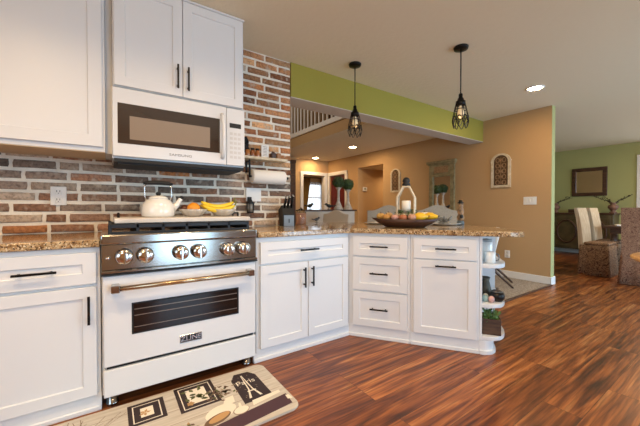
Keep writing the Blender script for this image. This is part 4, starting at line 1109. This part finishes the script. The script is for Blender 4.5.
# ------------------------------------------------------------------ printed kitchen mat
mt = thing('kitchen_mat', 'cushioned cream kitchen mat printed with frames and tower plaque before the range', 'mat', (0, 0, 0.0))
mx0, mx1, my0, my1 = -0.42, 0.87, 1.45, 2.015
rr = 0.05
poly = []
for cx, cy, a0 in ((mx1 - rr, my0 + rr, -90), (mx1 - rr, my1 - rr, 0), (mx0 + rr, my1 - rr, 90), (mx0 + rr, my0 + rr, 180)):
    for k in range(6): a_ = radians(a0 + 18 * k); poly.append((cx + rr * cos(a_), cy + rr * sin(a_)))
mm = [mat('mat_cream_boards', srgb(208, 200, 186), 0.7, vary=(5, srgb(188, 178, 162), (1, 10, 1))), mat('mat_print_dark', srgb(46, 30, 30), 0.7), mat('mat_print_plum', srgb(72, 44, 52), 0.7), mat('mat_print_green', srgb(92, 96, 48), 0.7), mat('mat_print_tan', srgb(190, 148, 96), 0.7), mat('mat_print_line', srgb(158, 140, 118), 0.7), mat('mat_print_ivory', srgb(236, 226, 206), 0.7), mat('mat_print_twig', srgb(110, 84, 62), 0.7)]
b = MB(); b.prism(poly, 0.0, 0.012, 0, bev=0.004)
zt = 0.0122


def pq(pts, mi, lift=0.0): b.quad([(x, y, zt + lift) for x, y in pts], mi)


for k in range(1, 5): pq([(mx0 + .01, my0 + k * .115), (mx1 - .02, my0 + k * .115), (mx1 - .02, my0 + k * .115 + .004), (mx0 + .01, my0 + k * .115 + .004)], 5)


def framed(x0, x1, y0, y1, th=0.03):
    pq([(x0, y0), (x1, y0), (x1, y1), (x0, y1)], 1, .0002); pq([(x0 + th * .55, y0 + th * .55), (x1 - th * .55, y0 + th * .55), (x1 - th * .55, y1 - th * .55), (x0 + th * .55, y1 - th * .55)], 6, .0003)
    pq([(x0 + th * .7, y0 + th * .7), (x1 - th * .7, y0 + th * .7), (x1 - th * .7, y1 - th * .7), (x0 + th * .7, y1 - th * .7)], 1, .0004)
    pq([(x0 + th * 1.5, y0 + th * 1.5), (x1 - th * 1.5, y0 + th * 1.5), (x1 - th * 1.5, y1 - th * 1.5), (x0 + th * 1.5, y1 - th * 1.5)], 6, .0005)


def leafq(x, y, a_, ln, wd, mi, lift=.0007):
    c_, s_ = cos(a_), sin(a_)
    pq([(x, y), (x + c_ * ln / 2 - s_ * wd, y + s_ * ln / 2 + c_ * wd), (x + c_ * ln, y + s_ * ln), (x + c_ * ln / 2 + s_ * wd, y + s_ * ln / 2 - c_ * wd)], mi, lift)


framed(0.07, 0.245, 1.775, 1.975, 0.038)
for k in range(5): leafq(0.147, 1.87, k * 1.2, 0.03, 0.008, 4)
framed(0.305, 0.52, 1.745, 2.005, 0.036)
for k in range(16): leafq(random.uniform(.35, .45), random.uniform(1.83, 1.94), random.uniform(0, 6), 0.04, 0.011, 3)
for k in range(5): leafq(0.365, 1.81, k * 1.26, 0.022, 0.011, 4)
for k in range(60): leafq(random.gauss(.53, .045), random.gauss(1.83, .03), random.uniform(0, 6), 0.028, 0.007, random.choice((3, 7, 7, 5)))
# bottle with twig stopper and its shade on a plum cloth
pq([(0.36, 1.455), (0.84, 1.50), (0.85, 1.60), (0.40, 1.55)], 2, .0002)
def ell(cx, cy, rx, ry, a_, mi, lift, n=22):
    pq([(cx + rx * cos(t_) * cos(a_) - ry * sin(t_) * sin(a_), cy + rx * cos(t_) * sin(a_) + ry * sin(t_) * cos(a_)) for t_ in [2 * pi * k / n for k in range(n)]], mi, lift)


ell(0.485, 1.645, 0.085, 0.058, 0.25, 6, .0004)      # white pitcher
pq([(0.50, 1.67), (0.575, 1.69), (0.585, 1.755), (0.535, 1.75)], 6, .00042)
ell(0.455, 1.60, 0.075, 0.035, 0.3, 7, .0005)
ell(0.465, 1.607, 0.06, 0.024, 0.3, 4, .00055)
ell(0.580, 1.60, 0.046, 0.034, 0.2, 5, .00058); ell(0.582, 1.602, 0.041, 0.030, 0.2, 6, .0006)
pq([(0.575, 1.62), (0.592, 1.62), (0.597, 1.665), (0.586, 1.665)], 6, .00062)
# plaque
pq([(0.615, 1.635), (0.785, 1.635), (0.782, 1.90), (0.75, 1.955), (0.66, 1.965), (0.622, 1.90)], 1, .0003)
pq([(0.655, 1.67), (0.670, 1.67), (0.688, 1.76), (0.695, 1.93), (0.691, 1.93), (0.680, 1.76)], 6, .0005)
pq([(0.735, 1.67), (0.720, 1.67), (0.702, 1.76), (0.695, 1.93), (0.699, 1.93), (0.710, 1.76)], 6, .0005)
pq([(0.668, 1.735), (0.722, 1.735), (0.72, 1.745), (0.67, 1.745)], 6, .0006)
pq([(0.65, 1.60), (0.83, 1.63), (0.83, 1.655), (0.66, 1.645)], 6, .0006)
pq([(0.835, 1.545), (0.862, 1.54), (0.858, 1.58), (0.838, 1.585)], 6, .0006)
for k in range(26): leafq(random.uniform(.622, .765), random.uniform(1.68, 1.93), random.uniform(0, 6), 0.02, 0.0016, 5, .0006)
# lavender twigs at the left
for k in range(22):
    x = random.uniform(-.24, -.05); y = 1.83; a_ = radians(random.uniform(30, 120)); ln = random.uniform(.08, .17)
    pq([(x, y), (x + .003, y), (x + cos(a_) * ln + .003, y + sin(a_) * ln), (x + cos(a_) * ln, y + sin(a_) * ln)], 7, .0004 + k * 1e-6)
pq([(-.30, 1.70), (-.12, 1.70), (-.10, 1.86), (-.22, 1.90), (-.31, 1.84)], 2, .0003)
for k in range(40): leafq(random.gauss(.30, .035), random.gauss(1.60, .03), random.uniform(0, 6), 0.028, 0.008, random.choice((3, 7, 4)))
b.build('mat', mm, mt)
text_obj('lettering', 'Paris', 0.062, mm[6], mt, (0.695, 1.845, 0.0128), (0, 0, 0), 0.0001)

# ------------------------------------------------------------------ dining room
bf = thing('buffet', 'long dark olive carved buffet against the green dining wall', 'buffet', (XG - 0.02, 2.72, 0), radians(-90))
MB().box(-0.92, 0.78, -0.46, 0.0, 0.14, 0.97, bev=0.006).build('body', BUFFET, bf)
MB().box(-0.95, 0.81, -0.49, 0.0, 0.97, 1.01, bev=0.008).build('top', DARKW, bf)
for x in (-0.86, 0.72):
    for y in (-0.42, -0.05): MB().lathe([(0.025, 0), (0.035, 0.05), (0.045, 0.14)], (x, y, 0)).build('foot', BUFFET, bf)
for x0, x1 in ((-0.88, -0.34), (-0.32, 0.20), (0.22, 0.74)):
    d = MB().shaker(x0, x1, 0.18, 0.93, -0.475, t=0.02, rail=0.05).build('door', BUFFET, bf)
    cx = (x0 + x1) / 2
    MB().tube([(cx + 0.19 * cos(2 * pi * k / 24), -0.472, 0.56 + 0.27 * sin(2 * pi * k / 24)) for k in range(24)], 0.022, 6, closed=True).build('oval_carving', DARKW, d)

t = thing('wall_mirror', 'dark wood framed mirror above the buffet', 'mirror', (XG - 0.001, 2.48, 1.415), radians(-90))
b = MB()
for a_, b_, c_, d_ in ((-0.335, 0.335, 0, 0.085), (-0.335, 0.335, 0.605, 0.69), (-0.335, -0.25, 0.08, 0.61), (0.25, 0.335, 0.08, 0.61)): b.box(a_, b_, -0.045, 0, c_, d_, bev=0.012, seg=2)
b.build('frame', DARKW, t)
MB().box(-0.255, 0.255, -0.014, -0.01, 0.08, 0.61).build('glass', MIRROR, t)


def urn(y, label):
    t = thing('urn', label, 'urn', (XG - 0.26, y, 1.01), 0, 'urns on the buffet')
    MB().lathe([(0.0, 0), (0.07, 0), (0.07, 0.02), (0.035, 0.04), (0.06, 0.07), (0.095, 0.12), (0.09, 0.165), (0.05, 0.195), (0.05, 0.21), (0.085, 0.235), (0.08, 0.236), (0.03, 0.2), (0, 0.19)], seg=22).build('vase', mat('bronze_urn', srgb(104, 72, 58), 0.45, vary=(20, srgb(134, 98, 78))), t)
    b = MB()
    for q in range(7):
        sy = -1 if q % 2 else 1; r_ = random.uniform(0.6, 1.25)
        pts = [(random.uniform(-.02, .02), 0, 0.19), (random.uniform(-.04, .04), sy * 0.08 * r_, 0.27), (random.uniform(-.06, .06), sy * 0.19 * r_, 0.29 + 0.05 * random.random()), (random.uniform(-.08, .08), sy * 0.30 * r_, 0.36 + 0.06 * random.random())]
        b.tube(pts, [0.008, 0.006, 0.005, 0.003], 5)
        for k in range(14):
            u = random.uniform(0.2, 1); i_ = min(2, int(u * 3)); f_ = u * 3 - i_
            c = Vector(pts[i_]).lerp(Vector(pts[i_ + 1]), f_); v = Vector((random.gauss(0, 1), random.gauss(0, 1), random.gauss(0, 1))).normalized(); o_ = v.orthogonal() * 0.008
            b.quad([c, c + v * 0.02 + o_, c + v * 0.045, c + v * 0.02 - o_])
    b.build('twigs', mat('dry_twigs', srgb(70, 62, 44), 0.8), t)


urn(1.99, 'bronze urn with twigs on the buffet, between the dining chairs')
urn(3.08, 'bronze urn with twigs on the buffet beside the tan wall corner')
t = MB().box(-0.05, 0.05, -0.09, 0.09, 0, 0.07, bev=0.006).box(-0.052, 0.052, -0.092, 0.092, 0.07, 0.085, bev=0.004).build('keepsake_box', DARKW, loc=(XG - 0.24, 2.72, 1.01)); tag(t, 'small dark box on the buffet behind the dining chairs', 'box')
t = thing('dark_frame', 'dark framed picture leaning on the buffet beside the urn', 'picture frame', (XG - 0.12, 1.86, 1.01), radians(-90))


def dining_chair(loc, rz, label, back, skirt):
    t = thing('dining_chair', label, 'chair', loc, rz, 'slipcovered dining chairs')   # sitter faces +y
    b = MB()
    A_ = [(-0.235, -0.19), (0.235, -0.19), (0.235, 0.19), (-0.235, 0.19)]; B_ = [(x * 1.12, y * 1.10) for x, y in A_]
    lo = []; n = 12
    def loop(q, z, amp):
        o_ = []
        for i in range(4):
            p, r_ = Vector(q[i]), Vector(q[(i + 1) % 4])
            for k in range(n):
                c = p.lerp(r_, k / n); nn = c.normalized(); w_ = amp * sin(k / n * 2 * pi * 3)
                o_.append(b.bm.verts.new((c.x + nn.x * w_, c.y + nn.y * w_, z)))
        return o_
    L0, L1, L2 = loop(B_, 0.004, 0.012), loop(A_, 0.42, 0.002), loop([(x * .97, y * .97) for x, y in A_], 0.50, 0)
    for U, V in ((L0, L1), (L1, L2)):
        for k in range(len(U)): f = b.bm.faces.new((U[k], U[(k + 1) % len(U)], V[(k + 1) % len(U)], V[k])); f.smooth = True
    b.bm.faces.new(L2); b.bm.faces.new(list(reversed(L0)))
    b.build('skirt', skirt, t)
    MB().box(-0.23, 0.23, -0.13, 0.185, 0.50, 0.545, bev=0.018, seg=3).build('seat', skirt, t)
    b = MB(); pr = []
    for k in range(9):
        u = k / 8; zz = 0.42 + 0.70 * u; yc = -0.17 - 0.075 * u ** 2
        pr.append((yc - 0.032 + 0.006 * u, zz))
    for k in reversed(range(9)):
        u = k / 8; zz = 0.42 + 0.70 * u; yc = -0.17 - 0.075 * u ** 2
        pr.append((yc + 0.032 - 0.006 * u, zz))
    b.prism(pr, -0.225, 0.225, bev=0.01, M=Matrix(((0, 0, 1, 0), (1, 0, 0, 0), (0, 1, 0, 0), (0, 0, 0, 1))))
    b.build('backrest', back, t)
    return t


dining_chair((6.80, 1.62, 0), radians(180), 'damask skirted dining chair with beige back, nearest the tan wall corner', STRIPE, DAMASK)
dining_chair((7.44, 1.62, 0), radians(180), 'damask skirted dining chair half hidden behind the beige one', STRIPE, DAMASK)
dining_chair((6.40, 1.0, 0), radians(-90 + 3), 'red-brown paisley dining chair seen from behind', PAISLEY, PAISLEY)

t = thing('dining_table', 'dark wooden dining table behind the slipcovered chairs', 'table', (8.06, 1.16, 0), 0.0)
MB().box(-0.9, 0.95, -0.52, 0.50, 0.76, 0.80, bev=0.008).build('tabletop', DARKW, t)
MB().box(-0.80, 0.85, -0.43, 0.41, 0.67, 0.76).build('apron', DARKW, t)
for x in (-0.76, 0.81):
    for y in (-0.39, 0.37): MB().lathe([(0.03, 0), (0.045, 0.1), (0.03, 0.16), (0.05, 0.5), (0.045, 0.67)], (x, y, 0), seg=14).build('leg', DARKW, t)
t = MB().box(-0.16, 0.16, -0.11, 0.11, 0, 0.012, bev=0.002).box(-0.15, 0.155, -0.10, 0.105, 0.012, 0.02, bev=0.002).build('papers', TRIMW, loc=(7.55, 1.45, 0.80), rotz=0.3); tag(t, 'white papers lying on the dark dining table', 'papers')
t = MB().lathe([(0, 0), (0.03, 0), (0.032, 0.004), (0.037, 0.11), (0.035, 0.11), (0.03, 0.008), (0, 0.008)], seg=18).build('drinking_glass', GLASS, loc=(7.55, 1.16, 0.80)); tag(t, 'clear drinking glass on the dark dining table', 'glass')

# breakfast table at the right edge
t = thing('round_table', 'round light oak table at the right edge of the kitchen', 'table', (3.36, 0.0, 0))
MB().lathe([(0.0, 0.725), (0.585, 0.725), (0.60, 0.735), (0.60, 0.75), (0.585, 0.757), (0, 0.757)], seg=48).build('tabletop', OAK, t)
MB().lathe([(0.05, 0.04), (0.09, 0.10), (0.06, 0.3), (0.09, 0.5), (0.06, 0.6), (0.12, 0.725)], seg=20).build('pedestal', TRIMW, t)
for k in range(4):
    a_ = k * pi / 2 + 0.4
    MB().tube([(0.04 * cos(a_), 0.04 * sin(a_), 0.12), (0.22 * cos(a_), 0.22 * sin(a_), 0.10), (0.36 * cos(a_), 0.36 * sin(a_), 0.02)], [0.035, 0.03, 0.02], 8).build('foot', TRIMW, t)
t = bpy.data.objects.get('dark_frame')
if t: bpy.data.objects.remove(t)
